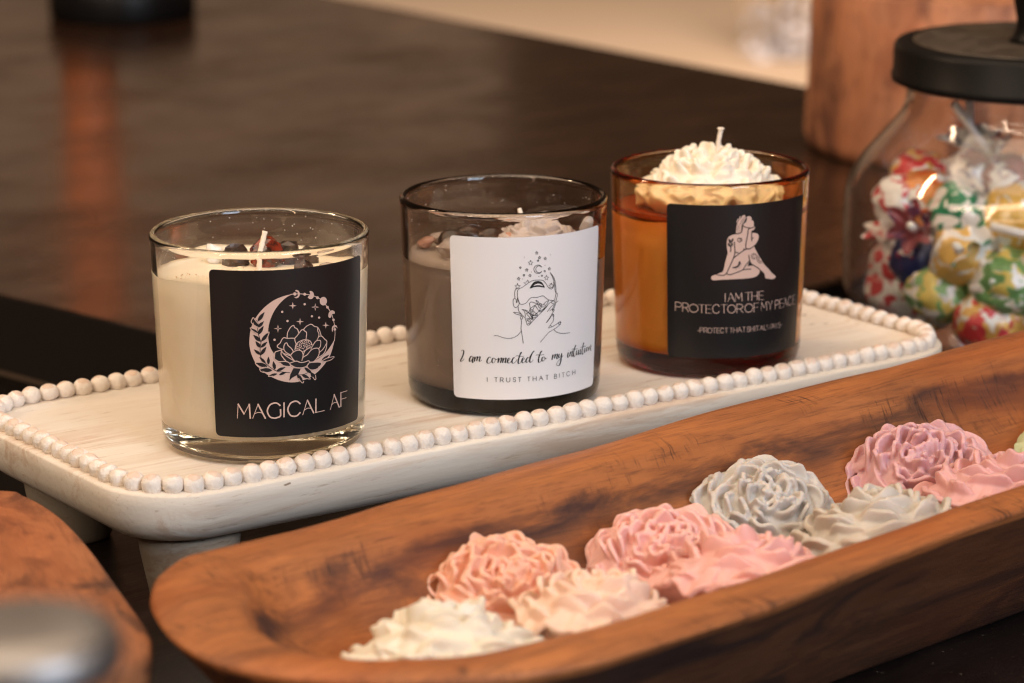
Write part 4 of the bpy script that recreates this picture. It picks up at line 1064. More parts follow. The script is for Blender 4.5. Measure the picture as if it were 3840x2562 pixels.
def candle(name, pos, label, g, wax, wax_level, wax_seed, paper, ink, corners, items):
    e = empty(name, (pos[0], pos[1], -0.00115))
    tag(e, label, 'candle', 'jar candles on the beaded tray')
    build('glass_jar', jar_mesh(), g, e)
    build('wax', wax_mesh(wax_level, wax_seed), wax, e)
    build('label', label_mesh(corners, items, ink), paper, e)
    return e


J1, J2, J3 = (-0.09782, 1.18166), (-0.00336, 1.25033), (0.08477, 1.30892)
c1 = candle('jar_candle', J1, 'clear glass candle with cream wax and a black MAGICAL AF label', M_glass_clear, M_wax_cream, 0.0695, 1,
            [M_black_paper, M_black_ink, M_pink_ink], {0: 1, 1: 2}, (-0.387, 1.220, 0.01205, 0.0776), ART[0])
c2 = candle('jar_candle', J2, 'smoky grey glass candle with a white label, middle of the three', M_glass_smoke, M_wax_grey, 0.0595, 2,
            [M_white_paper, M_black_ink, M_white_ink], {0: 1, 2: 2}, (-0.527, 1.142, 0.0080, 0.0752), ART[1])
c3 = candle('jar_candle', J3, 'amber glass candle topped by a big white wax flower, black label', M_glass_amber, M_wax_amber, 0.0655, 3,
            [M_black_paper, M_black_ink, M_pink_ink], {0: 1, 1: 2}, (-0.497, 1.135, 0.0099, 0.0760), ART[2])


def wick(parent, pts, r0):
    b = bmesh.new()
    P = catmull(pts, 5)
    tube(b, P, [r0 * (1 + 0.12 * math.sin(i * 2.3)) for i in range(len(P))], 10)
    build('wick', b, M_wick, parent)


# clear candle: wick, tumbled stones, white flakes, amber dust
wick(c1, [(-0.001, -0.001, 0.064), (0.0, -0.0005, 0.074), (0.0012, 0.0005, 0.0795), (0.0022, 0.001, 0.0835)], 0.00105)
stone(c1, 'crystal', 1, -0.0195, 0.0175, 0.0715, 0.0050, M_white_stone, 1, 'white chip')
stone(c1, 'crystal', 2, -0.0105, 0.0135, 0.0720, 0.0070, M_onyx, 1, 'speckled black stone')
stone(c1, 'crystal', 3, 0.0025, 0.0115, 0.0730, 0.0078, M_red, 1, 'red and black stone')
stone(c1, 'crystal', 4, 0.0105, 0.0155, 0.0725, 0.0060, M_onyx, 1, 'faceted black stone')
stone(c1, 'crystal', 5, 0.0175, 0.0165, 0.0712, 0.0052, M_onyx, 1, 'small black stone')
stone(c1, 'crystal', 6, 0.0170, -0.0030, 0.0705, 0.0062, M_onyx, 1, 'dark stone near the right')
stone(c1, 'crystal', 7, 0.0265, -0.0020, 0.0705, 0.0050, M_quartz, 1, 'clear chip')
rf = random.Random(5)
fl = bmesh.new()
for k in range(26):
    a, r = rf.uniform(0, 6.28), rf.uniform(0.006, 0.033)
    t = pebble(100 + k, rf.uniform(.0012, .0030), rf.uniform(.0010, .0024), rf.uniform(.0006, .0014), 1)
    me = bpy.data.meshes.new('t')
    t.transform(Matrix.Translation((r * math.cos(a), r * math.sin(a), 0.0690)) @ Matrix.Rotation(rf.uniform(0, 6), 4, 'Z'))
    t.to_mesh(me)
    t.free()
    fl.from_mesh(me)
    bpy.data.meshes.remove(me)
o = build('wax_flakes', fl, M_flake, c1, False)
o['kind'] = 'stuff'
du = bmesh.new()
for k in range(420):
    a, r = rf.gauss(-2.2, 0.8), 0.036 * math.sqrt(rf.uniform(0.02, 0.98))
    s = rf.uniform(.00012, .00034)
    x, y = r * math.cos(a), r * math.sin(a)
    q = bmesh.ops.create_icosphere(du, subdivisions=1, radius=s)
    bmesh.ops.translate(du, verts=q['verts'], vec=(x, y, 0.0686 + rf.uniform(-0.0002, 0.0005)))
o = build('gold_dust', du, M_gold, c1)
o['kind'] = 'stuff'


def dust(parent, seed, n, z0, z1):
    rd = random.Random(seed)
    b = bmesh.new()
    for k in range(n):
        a, z = rd.uniform(0, 6.28), rd.uniform(z0, z1)
        r = jr(z) - 0.00255
        s_ = rd.uniform(0.00008, 0.00026)
        q = bmesh.ops.create_icosphere(b, subdivisions=1, radius=s_)
        bmesh.ops.translate(b, verts=q['verts'], vec=(r * math.cos(a), r * math.sin(a), z))
    o = build('dust_specks', b, M_white_stone, parent)
    o['kind'] = 'stuff'


dust(c1, 1, 90, 0.071, 0.082)
dust(c2, 2, 120, 0.062, 0.082)
# smoky candle: stones and a wax rose
stone(c2, 'crystal', 11, -0.0318, 0.0060, 0.0635, 0.0042, M_rosy, 1, 'pinkish chip at the left')
stone(c2, 'crystal', 12, -0.0250, 0.0120, 0.0645, 0.0062, M_quartz, 1, 'pale chip at the back')
stone(c2, 'crystal', 13, -0.0215, -0.0060, 0.0640, 0.0068, M_quartz, 1, 'large clear quartz at the front')
stone(c2, 'crystal', 14, -0.0215, 0.0030, 0.0648, 0.0075, M_onyx, 0, 'black stone behind the quartz')
stone(c2, 'crystal', 15, -0.0130, 0.0170, 0.0645, 0.0080, M_onyx, 0, 'black stone at the back')
stone(c2, 'crystal', 16, -0.0045, 0.0130, 0.0645, 0.0070, M_onyx, 0, 'round black stone')
stone(c2, 'crystal', 17, 0.0015, 0.0060, 0.0645, 0.0060, M_rosy, 1, 'orange pink chip by the rose')
stone(c2, 'crystal', 18, -0.0080, 0.0000, 0.0625, 0.0045, M_quartz, 1, 'small pale chip')
M_rose = mat_wax('grey_rose_wax', (0.62, 0.56, 0.53), (0.70, 0.64, 0.61), 0.4)
M_clearw = mat_wax('white_wax', (0.74, 0.71, 0.68), (0.68, 0.64, 0.61), 0.4)
flower_mesh_obj('wax_rose', c2, M_rose, 0.0165, 0.0145, 31, RINGS_C, 5, 0.0016, 0.04, (0.0155, 0.0090, 0.0590), (0.15, 0.1, 0.4))
stone(c2, 'wax_shard', 19, 0.0090, 0.0270, 0.0668, 0.0055, M_clearw, 0, 'white wax chip behind the rose', 0.7)
stone(c2, 'wax_shard', 20, 0.0170, 0.0260, 0.0664, 0.0072, M_clearw, 0, 'larger white wax chip behind the rose', 0.8)
stone(c2, 'wax_shard', 21, 0.0340, 0.0020, 0.0720, 0.0032, M_clearw, 1, 'white wax smear on the glass', 1.6)
wick(c2, [(0.0090, 0.004, 0.060), (0.0085, 0.004, 0.070), (0.0065, 0.004, 0.0775)], 0.0009)
# amber candle: red film, big flower, wick
b = bmesh.new()
lathe(b, [(0, 0.0660), (0.030, 0.0660), (0.0375, 0.0663), (jr(0.0672) - 0.0023, 0.0676), (jr(0.069) - 0.0023, 0.0694), (0.0365, 0.0682), (0.030, 0.0676), (0, 0.0675)], 96)
build('wax_film', b, M_seal, c3)
M_wflower = mat_wax('white_flower_wax', (0.86, 0.75, 0.60), (0.90, 0.83, 0.72), 0.35, 0.25, 0.003, 150)
flower_mesh_obj('wax_flower', c3, M_wflower, 0.0265, 0.0272, 8, RINGS_T, 7, 0.0025, 0.05, (0.0005, 0.0, 0.0662), (0, 0, 0.2), 0.00055, 0.86, 6)
wick(c3, [(0.0030, -0.001, 0.082), (0.0030, -0.001, 0.090), (0.0036, -0.001, 0.096), (0.0044, -0.001, 0.1005)], 0.0010)
q = bmesh.new()
lathe(q, [(0, 0.1000), (0.0011, 0.1002), (0.00165, 0.1008), (0.0013, 0.1013), (0, 0.1014)], 10, 0.0044, -0.001)
build('wick_tip', q, M_wick, c3)

# ================================================================== DOUGH BOWL
BO = Vector((*tw(0.25, -0.15)[:2], TABLE_Z))
BA = PHI + 0.11
bowl = empty('dough_bowl', BO, BA)
tag(bowl, 'long hand carved brown wooden bowl in front of the tray, filled with wax flowers', 'bowl')
BI = (Matrix.Translation(BO) @ Matrix.Rotation(BA, 4, 'Z')).inverted()
outer_uv = [(-.0735, -.1422), (-.064, -.124), (-.0523, -.1092), (-.0351, -.0992), (-.0029, -.0956), (.0436, -.0888), (.0988, -.0811), (.1594, -.071), (.2334, -.0575), (.3085, -.0485), (.3617, -.0400), (.420, -.033), (.50, -.028), (.570, -.038), (.605, -.075), (.600, -.125), (.555, -.165), (.47, -.188), (.35, -.203), (.225, -.2226), (.1659, -.2319), (.0941, -.2497), (.0354, -.2590), (-.005, -.2590), (-.0354, -.2470), (-.0648, -.2232), (-.080, -.1975), (-.0815, -.1713)]
inner_uv = [(-.0450, -.1520), (-.0405, -.1450), (-.034, -.1345), (-.024, -.1255), (.0020, -.1190), (.0363, -.1145), (.0838, -.1055), (.1393, -.0960), (.2152, -.0815), (.2831, -.0735), (.3287, -.0690), (.385, -.064), (.46, -.060), (.520, -.068), (.550, -.090), (.545, -.120), (.51, -.142), (.44, -.163), (.34, -.182), (.2362, -.2015), (.1751, -.2125), (.1069, -.2240), (.0540, -.2330), (.0074, -.2345), (-.0251, -.2290), (-.0450, -.2150), (-.0550, -.1960), (-.0545, -.1720)]


def bl(uv, z):
    p = BI @ tw(uv[0], uv[1], z)
    return Vector((p.x, p.y, 0))


NBW = 168
oc = catmull([bl(p, 0) for p in outer_uv], 6, True)
ic = catmull([bl(p, 0) for p in inner_uv], 6, True)
RIM = 0.065
ax0, ax1 = bl((0.02, -.175), 0), bl((0.49, -.107), 0)


def axis_pt(p):
    d = ax1 - ax0
    t = max(0, min(1, (p - ax0).dot(d) / d.dot(d)))
    return ax0 + d * t


def wob(i, s):
    a = 2 * PI * i / len(oc)
    return math.sin(5 * a + s) * 0.4 + math.sin(11 * a + 2.1 * s) * 0.35 + math.sin(23 * a + 1.3 * s) * 0.25


rings = []
for f, z in ((0.66, 0.0003), (0.60, 0.0003), (0.53, 0.004), (0.40, 0.016), (0.25, 0.033), (0.10, 0.051), (0.022, 0.0605), (0.004, RIM - 0.0022), (0.0, RIM - 0.0012)):
    rings.append([Vector((*(p.lerp(axis_pt(p), f))[:2], z + (0.0008 * wob(i, 2 + f * 3) if 0 < f < .4 else 0))) for i, p in enumerate(oc)])
for f, dz in ((0.06, 0.0), (0.35, 0.0012), (0.7, 0.0010), (0.90, 0.0), (0.96, -0.0007), (1.0, -0.0022)):
    rings.append([Vector((*(oc[i].lerp(ic[i], f))[:2], RIM + dz + 0.0009 * wob(i, f * 2))) for i in range(len(oc))])
for f, z in ((0.03, 0.0595), (0.08, 0.054), (0.16, 0.0475), (0.27, 0.0415), (0.40, 0.0365), (0.55, 0.0325), (0.72, 0.0305), (0.88, 0.030)):
    rings.append([Vector((*(p.lerp(axis_pt(p), f))[:2], z + 0.0009 * wob(i, 5 + f * 4))) for i, p in enumerate(ic)])
b = bmesh.new()
loft(b, rings)
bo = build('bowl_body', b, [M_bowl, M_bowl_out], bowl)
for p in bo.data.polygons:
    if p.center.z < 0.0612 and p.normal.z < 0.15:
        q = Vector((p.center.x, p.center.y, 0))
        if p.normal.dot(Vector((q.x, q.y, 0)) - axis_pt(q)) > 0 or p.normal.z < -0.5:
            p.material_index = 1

# ------------------------------------------------------------------ wax flowers in the bowl


def fl_mat(name, c):
    lo = tuple(x * 0.90 for x in c)
    return mat_wax(name, lo, c, 0.42, 0.35, 0.004, 70, 0.12)


FL = [
    ('ivory wax flower at the near left end of the bowl', (0.0125, -0.1815, -0.004), -20, (0.78, 0.70, 0.57), RINGS_C, 7, 0.0286, 0.0284, 41),
    ('orange peach wax peony leaning on the bowl wall behind the ivory flower', (0.0640, -0.1405, -0.0065), 26, (0.82, 0.46, 0.33), RINGS_B, 6, 0.0255, 0.026, 42),
    ('pale peach wax flower between the orange peony and the rose pink ones', (0.0700, -0.1865, -0.003), -14, (0.82, 0.58, 0.45), RINGS_C, 6, 0.0270, 0.0284, 43),
    ('bright pink wax peony with its face turned up, beside the grey peony', (0.1290, -0.1425, -0.0065), 24, (0.80, 0.46, 0.41), RINGS_A, 5, 0.0250, 0.025, 44),
    ('rose pink wax flower lying at the near wall below the grey peony', (0.1350, -0.1800, -0.003), -18, (0.79, 0.43, 0.38), RINGS_C, 7, 0.0291, 0.0284, 45),
    ('grey wax peony facing up, left of the mauve peony', (0.1930, -0.1225, -0.0065), 30, (0.55, 0.51, 0.47), RINGS_A, 7, 0.0255, 0.0255, 46),
    ('grey beige wax flower lying at the near wall below the mauve peony', (0.2080, -0.1675, -0.003), -14, (0.56, 0.50, 0.43), RINGS_C, 7, 0.0296, 0.0270, 47),
    ('mauve pink wax peony, largest and highest in the bowl', (0.2740, -0.1180, -0.0065), 30, (0.64, 0.37, 0.385), RINGS_A, 8, 0.0252, 0.029, 48),
    ('dusty pink wax flower at the bowl wall below the mauve peony', (0.2760, -0.1640, -0.003), -10, (0.68, 0.37, 0.355), RINGS_C, 7, 0.0302, 0.0297, 49),
    ('pale green wax flower at the right edge of the picture', (0.3640, -0.1220, -0.010), 20, (0.52, 0.56, 0.33), RINGS_A, 7, 0.0270, 0.026, 50),
]
for k, (lab, (u, v, z), tilt, col, rg, flare, R, H, seed) in enumerate(FL):
    mt = fl_mat('wax_' + lab.split()[0], col)
    p = tw(u, v, z)
    fr = rg is RINGS_C
    o = flower_mesh_obj('wax_flower', None, mt, R, H, seed, rg, flare, 0.0023 if fr else 0.0018, 0.05 if fr else 0.06, heart=0.86 if fr else 0.80, soft=6 if fr else 4)
    rot = Euler((math.radians(tilt), math.radians(random.uniform(-8, 8)), 0)).to_matrix()
    ax = rot @ Vector((0, 0, 1))
    o.location = p - ax * (H * 0.45)
    o.rotation_euler = rot.to_euler()
    tag(o, lab, 'wax flower', 'wax flowers in the wooden bowl')

# ================================================================== CANDY JAR
CJ = tw(0.5767, 0.1305)
jar = empty('candy_jar', (CJ.x, CJ.y, TABLE_Z), 0)
tag(jar, 'clear glass candy jar with a black knobbed lid, full of lollipops', 'jar')
prof_o = [(0, 0.0004), (0.078, 0.0004), (0.087, 0.002), (0.0925, 0.007), (0.0945, 0.015), (0.0955, 0.05), (0.0954, 0.072), (0.0938, 0.083), (0.0885, 0.0935), (0.0785, 0.1055), (0.0700, 0.1155), (0.0664, 0.1225), (0.0655, 0.130), (0.0655, 0.142)]
prof_i = [(r - 0.0015 if r > 0.01 else 0, z + (0.004 if z < 0.004 else 0)) for r, z in prof_o][::-1]
prof_i = [p for p in prof_i if not (0.01 < p[0] and p[1] < 0.0075 and p[0] > 0.088)]
cr = catmull([(r, 0, z) for r, z in prof_o[1:]], 4)
ci = catmull([(r, 0, z) for r, z in prof_i[:-1]], 4)
b = bmesh.new()
lathe(b, [(0, 0.0004)] + [(p.x, p.z) for p in cr] + [(0.0642, 0.1432)] + [(p.x, p.z) for p in ci] + [(0, 0.0044)], 96)
build('glass_body', b, M_glass_jar, jar)
t = NT('lid_top_reflection_tint')
n_ = t.noise(t.coords((90, 90, 90)), 1.0, 5, 0.65)
t.set(color=t.ramp(n_, [(0.35, (0.03, 0.022, 0.015)), (0.7, (0.10, 0.072, 0.050))]), rough=0.5)  # brown-grey reflection with a dusty look, put into the disc's colour
M_lidtop = t.m
b = bmesh.new()
lathe(b, [(0.0660, 0.1335), (0.0705, 0.1335), (0.0735, 0.1350), (0.0738, 0.1375), (0.0728, 0.1385), (0.0726, 0.1515), (0.0712, 0.1535), (0.0660, 0.1542), (0.0635, 0.1543)], 96)
lathe(b, [(0.0635, 0.1543), (0.0660, 0.1510), (0.0660, 0.1335)], 96)
bmesh.ops.remove_doubles(b, verts=b.verts[:], dist=1e-5)
lid = build('lid', b, M_lid, jar)
b = bmesh.new()
lathe(b, [(0.0633, 0.1500), (0.0633, 0.1545), (0.0590, 0.1547), (0.0570, 0.1534), (0.0520, 0.1532), (0.0160, 0.1540), (0.0, 0.1541)], 96)
build('lid_top', b, M_lidtop, lid)
b = bmesh.new()
lathe(b, [(0, 0.1542), (0.0165, 0.1542), (0.0150, 0.1560), (0.0132, 0.1600), (0.0128, 0.1650), (0.0140, 0.1710), (0.0150, 0.1765), (0.0200, 0.1830), (0.0225, 0.1890), (0.0215, 0.1950), (0.0130, 0.1990), (0, 0.1995)], 48)
build('knob', b, M_lid, lid)


def mat_wrap(name, cols, sc=110, white=0.5):
    t = NT(name)
    v = t.coords((sc,) * 3, rnd=True)
    base = (0.92, 0.88, 0.82)
    col = None
    for i, c in enumerate(cols):
        mp = t.n('ShaderNodeMapping')
        mp.inputs['Location'].default_value = (i * 7.3, i * 3.1, i * 5.7)
        t.l(v, mp.inputs['Vector'])
        n = t.noise(mp.outputs[0], 1.0, 2, 0.45, 0.6)
        col = t.mix(t.ramp(n, [(white, 0.0), (white + 0.04, 1.0)]), col if col is not None else base, c)
    cr_ = t.noise(t.coords((260,) * 3), 1.0, 3, 0.6, 0.6)
    t.set(color=col, rough=0.32, normal=t.bump(cr_, 0.6, 0.0016), coat=0.4, coat_rough=0.12, spec=0.5)
    return t.m


M_stick = plain('paper_stick', (0.88, 0.84, 0.80), 0.6)
WR = {
    'red': mat_wrap('red_white_wrapper', [(0.72, 0.07, 0.08)], 150, 0.52),
    'orange': mat_wrap('orange_wrapper', [(0.78, 0.16, 0.03), (0.80, 0.30, 0.08)], 90, 0.43),
    'green': mat_wrap('green_white_wrapper', [(0.02, 0.28, 0.12)], 110, 0.45),
    'yellow': mat_wrap('yellow_white_wrapper', [(0.84, 0.52, 0.12)], 85, 0.45),
    'navy': mat_wrap('navy_wrapper', [(0.30, 0.02, 0.08), (0.015, 0.03, 0.13)], 110, 0.40),
    'lime': mat_wrap('yellow_green_wrapper', [(0.80, 0.62, 0.14), (0.20, 0.42, 0.14)], 130, 0.49),
    'fruit': mat_wrap('red_yellow_wrapper', [(0.85, 0.50, 0.12), (0.78, 0.06, 0.07)], 130, 0.47),
    'brown': mat_wrap('brown_striped_wrapper', [(0.20, 0.04, 0.03)], 110, 0.46),
    'grey': mat_wrap('grey_white_wrapper', [(0.40, 0.36, 0.42)], 90, 0.55),
    'purple': mat_wrap('purple_wrapper', [(0.14, 0.03, 0.10), (0.30, 0.05, 0.06)], 110, 0.45),
}


def lolly_meshes(seed, rx, ry, slen=0.042):
    rnd = random.Random(seed)
    b = bmesh.new()
    prof = [(0, ry), (0.45 * rx, 0.9 * ry), (0.8 * rx, 0.6 * ry), (rx, 0.1 * ry), (0.96 * rx, -0.3 * ry), (0.7 * rx, -0.75 * ry), (0.32 * rx, -1.0 * ry), (0.20 * rx, -1.12 * ry), (0.42 * rx, -1.36 * ry), (0.86 * rx, -1.66 * ry), (0.18 * rx, -1.15 * ry), (0, -1.1 * ry)]
    lathe(b, [(p.x, p.z) for p in catmull([(r, 0, z) for r, z in prof], 4)], 40)
    ph = [rnd.uniform(0, 6) for _ in range(4)]
    for v in b.verts:
        a = math.atan2(v.co.y, v.co.x)
        k = 1 + 0.05 * math.sin(3 * a + ph[0]) + 0.035 * math.sin(7 * a + 500 * v.co.z + ph[1])
        if v.co.z < -1.15 * ry:
            k += 0.28 * math.sin(6 * a + ph[2])
        v.co.x *= k
        v.co.y *= k
        if v.co.z > -1.1 * ry:
            q = v.co / rx
            w = mnoise.noise(q * 1.5 + Vector((seed * 1.7, 0, 0))) * 0.10 + abs(mnoise.noise(q * 2.6 + Vector((0, seed * 2.3, 0)))) * 0.10
            v.co *= 1 + w
    s = bmesh.new()
    tube(s, [(0, 0, -0.9 * ry), (0, 0, -0.9 * ry - slen * 0.5), (0, 0, -0.9 * ry - slen)], 0.0021, 12)
    return b, s


def jar_pt(px, py, t):
    """offset in the jar from its centre: right, height above its base, t towards the front"""
    x = (px - 2365) * 0.2238e-3
    z = ((790 - py) * 0.2238e-3 + 0.24 * t) / 0.97
    return Vector((x, -t, max(z, 0.018)))


CAND = [
    ('white and red wrapped lollipop at the upper left of the candy jar', 'red', (2022, 482), 0.030, (-0.5, 0.3, 0.6), .0115, .0125),
    ('plain orange wrapped lollipop between the white-red and the green one in the jar', 'orange', (2100, 468), 0.030, (-0.2, 0.8, 0.3), .0115, .0125),
    ('dark green and white lollipop in the middle of the candy jar', 'green', (2160, 512), 0.052, (-0.3, 0.7, 0.6), .0125, .0140),
    ('large yellow and white lollipop with its wrapper twisted, right of the green one', 'yellow', (2275, 525), 0.050, (0.75, 0.1, 0.45), .0145, .0175),
    ('white faced lollipop with a yellow rim below the dark green one', 'yellow', (2158, 592), 0.064, (-0.3, -0.9, 0.25), .0140, .0120),
    ('navy blue wrapped lollipop below the orange one in the jar', 'navy', (2066, 600), 0.046, (-0.6, -0.1, -0.5), .0115, .0130),
    ('dark blue and red patterned lollipop squeezed beside the dark green one', 'purple', (2090, 545), 0.036, (0.3, 0.8, -0.3), .0110, .0115),
    ('yellow and green dotted lollipop low at the left of the jar', 'lime', (2085, 684), 0.060, (-0.85, -0.2, 0.2), .0130, .0160),
    ('yellow green dotted lollipop low at the right of the jar', 'lime', (2252, 664), 0.072, (-0.6, -0.3, 0.4), .0150, .0160),
    ('pale red and white lollipop at the lower left wall of the jar', 'red', (1985, 664), 0.030, (-0.2, -0.5, 0.7), .0135, .0140),
    ('red, yellow and white lollipop at the bottom of the jar', 'fruit', (2215, 757), 0.074, (-0.7, -0.3, 0.5), .0150, .0170),
    ('brown red striped lollipop at the right edge of the picture', 'brown', (2342, 680), 0.070, (0.0, 0.0, 1.0), .0130, .0180),
    ('greyish white lollipop sticking up at the top of the jar heap', 'grey', (2222, 426), 0.000, (0.1, 0.2, -1.0), .0130, .0130),
    ('purple and brown lollipop at the top right of the jar heap', 'purple', (2296, 432), 0.010, (0.5, 0.2, -0.7), .0120, .0125),
    ('small red lollipop at the left wall of the jar whose stick points up', 'red', (2030, 612), 0.030, (0.30, 0.25, -0.9), .0105, .0110),
    ('yellow lollipop at the picture edge whose white stick points left across the heap', 'yellow', (2420, 588), 0.078, (0.97, 0.08, -0.24), .0120, .0130),
    ('green lollipop at the picture edge whose stick points left below the yellow one', 'green', (2440, 634), 0.078, (0.97, 0.06, 0.14), .0120, .0130),
    ('red and orange lollipop peeping out behind the dark green one', 'fruit', (2105, 420), -0.005, (0.3, 0.8, 0.4), .0120, .0125),
]
deep = [(2130, 640, 0.01), (2200, 600, 0.015), (2270, 600, 0.02), (2330, 560, 0.02), (2180, 470, -0.01), (2260, 470, 0.0), (2340, 490, 0.03), (2130, 700, 0.02), (2330, 610, 0.05), (2300, 740, 0.05), (2340, 760, 0.06)]
kinds = ['red', 'lime', 'orange', 'brown', 'grey', 'fruit', 'green', 'yellow']


def lollipop(pos, direction, wrapm, rx, ry, seed, label, group):
    d = Vector(direction).normalized()
    sl = 0.046
    while sl > 0.012:                       # the stick stays inside the glass
        e = pos - d * (0.9 * ry + sl)
        lim = 0.089 if e.z < 0.072 else 0.089 - (e.z - 0.072) * 0.62
        if math.hypot(e.x, e.y) < lim and 0.008 < e.z < 0.128:
            break
        sl -= 0.002
    wb, sb = lolly_meshes(seed, rx, ry, sl)
    o = empty('lollipop', (CJ.x + pos.x, CJ.y + pos.y, TABLE_Z + pos.z))
    o.rotation_mode = 'QUATERNION'
    o.rotation_quaternion = d.to_track_quat('Z', 'Y')
    tag(o, label, 'lollipop', group)
    build('wrapper', wb, wrapm, o)
    build('stick', sb, M_stick, o)


def clampr(p, lim):
    r = math.hypot(p.x, p.y)
    if r > lim:
        p.x *= lim / r
        p.y *= lim / r
    return p


for k, (lab, wn, (px, py), tt, dr, rx, ry) in enumerate(CAND):
    rx, ry = rx * 1.16, ry * 1.16
    lollipop(clampr(jar_pt(px, py, tt), 0.0905 - max(rx, ry)), dr, WR[wn], rx, ry, 200 + k, lab, 'lollipops in the candy jar')
rr = random.Random(77)
for k, (px, py, tt) in enumerate(deep):
    p = clampr(jar_pt(px, py, tt), 0.075)
    d = Vector((p.x * 8 + rr.uniform(-.5, .5), p.y * 8 + rr.uniform(-.5, .5), rr.uniform(-.5, .2)))
    lollipop(p, d, WR[kinds[k % 8]], .0122, .0130, 300 + k, 'wrapped lollipop buried in the middle of the candy jar heap', 'lollipops buried in the candy jar')

# ================================================================== REST OF THE DISPLAY
# wooden riser at the lower left
blk = [(-.0430, .0260), (-.0390, .0154), (-.0398, -.0102), (-.0477, -.0483), (-.0605, -.0940), (-.0732, -.1382), (-.0778, -.15), (-.0844, -.160), (-.0940, -.1652), (-.1075, -.1696), (-.1300, -.1800), (-.22, -.222), (-.36, -.285), (-.40, -.26), (-.37, -.17), (-.33, -.02), (-.31, .035), (-.27, .070), (-.18, .070), (-.08, .055)]
RO = Vector((*tw(-0.18, -0.08)[:2], TABLE_Z))
RI = (Matrix.Translation(RO) @ Matrix.Rotation(PHI + 1.25, 4, 'Z')).inverted()
bc = catmull([RI @ tw(u, v, 0) for u, v in blk], 5, True)
ctr = sum(bc, Vector()) / len(bc)
b = bmesh.new()
rg = []
for f, z in ((0.20, 0.0003), (0.14, 0.002), (0.05, 0.022), (0.012, 0.046), (0.004, 0.054), (0.006, 0.0572), (0.02, 0.0585), (0.10, 0.0592), (0.5, 0.0590)):
    rg.append([Vector((*(p.lerp(ctr, f))[:2], z)) for p in bc])
loft(b, rg)
o = build('wooden_riser', b, M_block, None, True, RO, (0, 0, PHI + 1.25))
tag(o, 'thick rustic wooden board with rounded corners at the lower left, beside the bowl', 'wooden board')
# brushed metal stopper in front of it
t = NT('brushed_steel')
n_ = t.noise(t.coords((40, 40, 900)), 1.0, 4, 0.6)
t.set(color=(0.34, 0.32, 0.31), metal=1.0, rough=t.ramp(n_, [(0.3, 0.40), (0.7, 0.55)]))
M_steel = t.m
mp_ = tw(-0.1724, -0.2458)
ms = empty('metal_dispenser', (-0.0925, 0.552, TABLE_Z))
tag(ms, 'out of focus brushed metal bottle with a wide rounded cap in the lower left corner', 'bottle')
b = bmesh.new()
lathe(b, [(0, 0.0003), (0.018, 0.0003), (0.020, 0.003), (0.020, 0.100), (0.015, 0.140), (0.0090, 0.160), (0.0085, 0.1815), (0, 0.1815)], 40)
build('bottle_body', b, M_steel, ms)
b = bmesh.new()
lathe(b, [(0, 0.1816), (0.0165, 0.1816), (0.0190, 0.1828), (0.0198, 0.1850), (0.0193, 0.1885), (0.0172, 0.1908), (0.011, 0.1915), (0, 0.1916)], 48)
build('cap', b, M_steel, ms)
# round wooden canister on the table behind
sp = tw(0.890, 0.512)
st = empty('wooden_canister', (sp.x, sp.y, -0.04 + 0.0002), 0.4)
tag(st, 'round reddish brown wooden canister on the dark table behind the candy jar', 'canister')
b = bmesh.new()
lathe(b, [(0, 0.0003), (0.098, 0.0003), (0.103, 0.003), (0.1045, 0.010), (0.1025, 0.06), (0.1015, 0.106), (0.0995, 0.1085)] + [(0.05, 0.1089), (0, 0.109)], 72)
for v in b.verts:
    a = math.atan2(v.co.y, v.co.x)
    k = 1 + 0.012 * math.sin(3 * a + 1) + 0.006 * math.sin(8 * a)
    v.co.x *= k
    v.co.y *= k
build('canister_body', b, M_stump, st)
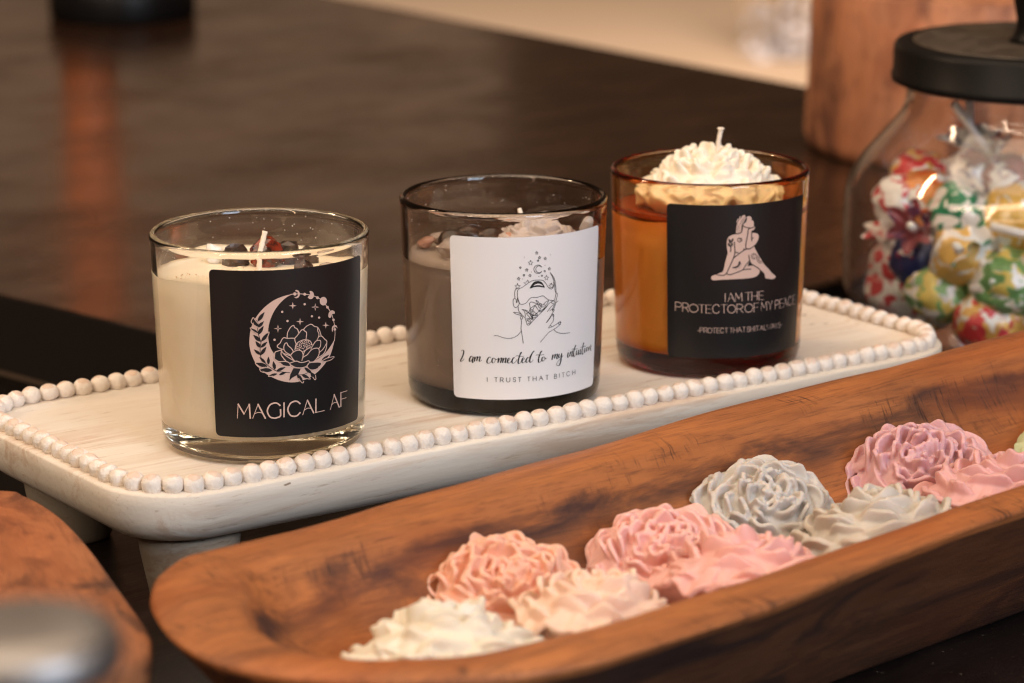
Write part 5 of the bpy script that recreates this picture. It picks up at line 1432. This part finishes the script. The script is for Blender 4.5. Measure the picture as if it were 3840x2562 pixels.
# candlestick far back
cp = tw(0.735, 1.385)
cs = empty('candlestick', (cp.x, cp.y, -0.0398))
tag(cs, 'copper candlestick on a black base far back on the dark table', 'candlestick')
b = bmesh.new()
lathe(b, [(0, 0.0003), (0.060, 0.0003), (0.062, 0.004), (0.062, 0.03), (0.055, 0.036), (0.022, 0.040), (0, 0.040)], 48)
build('base', b, M_lid, cs)
b = bmesh.new()
lathe(b, [(0, 0.0402), (0.023, 0.0402), (0.024, 0.06), (0.021, 0.10), (0.026, 0.16), (0.023, 0.24), (0.025, 0.34), (0.032, 0.35), (0.032, 0.356), (0, 0.356)], 40, -0.030, 0.0)
build('stem', b, plain('copper_stem', (0.80, 0.24, 0.09), 0.5), cs)
# dried flowers on the floor beyond the far edge
pl = empty('potted_plant', (0.632, 7.15, -0.78))
pl.scale = (0.58, 0.58, 0.50)
tag(pl, 'blurred dried flowers and pale bluish leaves beyond the far table edge', 'plant')
b = bmesh.new()
lathe(b, [(0, 0.0005), (0.06, 0.0005), (0.075, 0.07), (0.07, 0.07), (0.06, 0.05), (0, 0.05)], 30)
build('pot', b, plain('grey_blue_glaze', (0.30, 0.30, 0.34), 0.5), pl)
rr = random.Random(4)


def leaves(name, n, z0, z1, rad, mat):
    b = bmesh.new()
    for k in range(n):
        a, r, z = rr.uniform(0, 6.28), rad * math.sqrt(rr.uniform(0, 1)), rr.uniform(z0, z1)
        c = Vector((r * math.cos(a), r * math.sin(a), z))
        n_ = Vector((rr.uniform(-1, 1), rr.uniform(-1, 1), rr.uniform(-.4, 1))).normalized()
        q = n_.orthogonal().normalized()
        s_ = rr.uniform(0.012, 0.034)
        w_ = n_.cross(q)
        b.faces.new([b.verts.new(c + q * s_), b.verts.new(c + w_ * s_ * 0.5), b.verts.new(c - q * s_), b.verts.new(c - w_ * s_ * 0.5)])
    o = build(name, b, mat, pl)
    o['kind'] = 'stuff'
    return o


leaves('dried_flowers', 420, 0.26, 0.80, 0.20, mat_wax('dried_straw', (0.40, 0.27, 0.13), (0.62, 0.48, 0.30), 0.8, nsc=30))
leaves('pale_leaves', 260, 0.02, 0.30, 0.17, mat_wax('dusty_leaf', (0.50, 0.50, 0.56), (0.66, 0.64, 0.68), 0.8, nsc=30))
b = bmesh.new()
for k in range(26):
    a, r = rr.uniform(0, 6.28), rr.uniform(0.02, 0.16)
    tube(b, [(0.02 * math.cos(a), 0.02 * math.sin(a), 0.05), (r * 0.6 * math.cos(a), r * 0.6 * math.sin(a), 0.4), (r * math.cos(a), r * math.sin(a), rr.uniform(0.45, 0.72))], 0.003, 5)
build('stems', b, plain('dry_stem', (0.30, 0.20, 0.10), 0.8), pl)
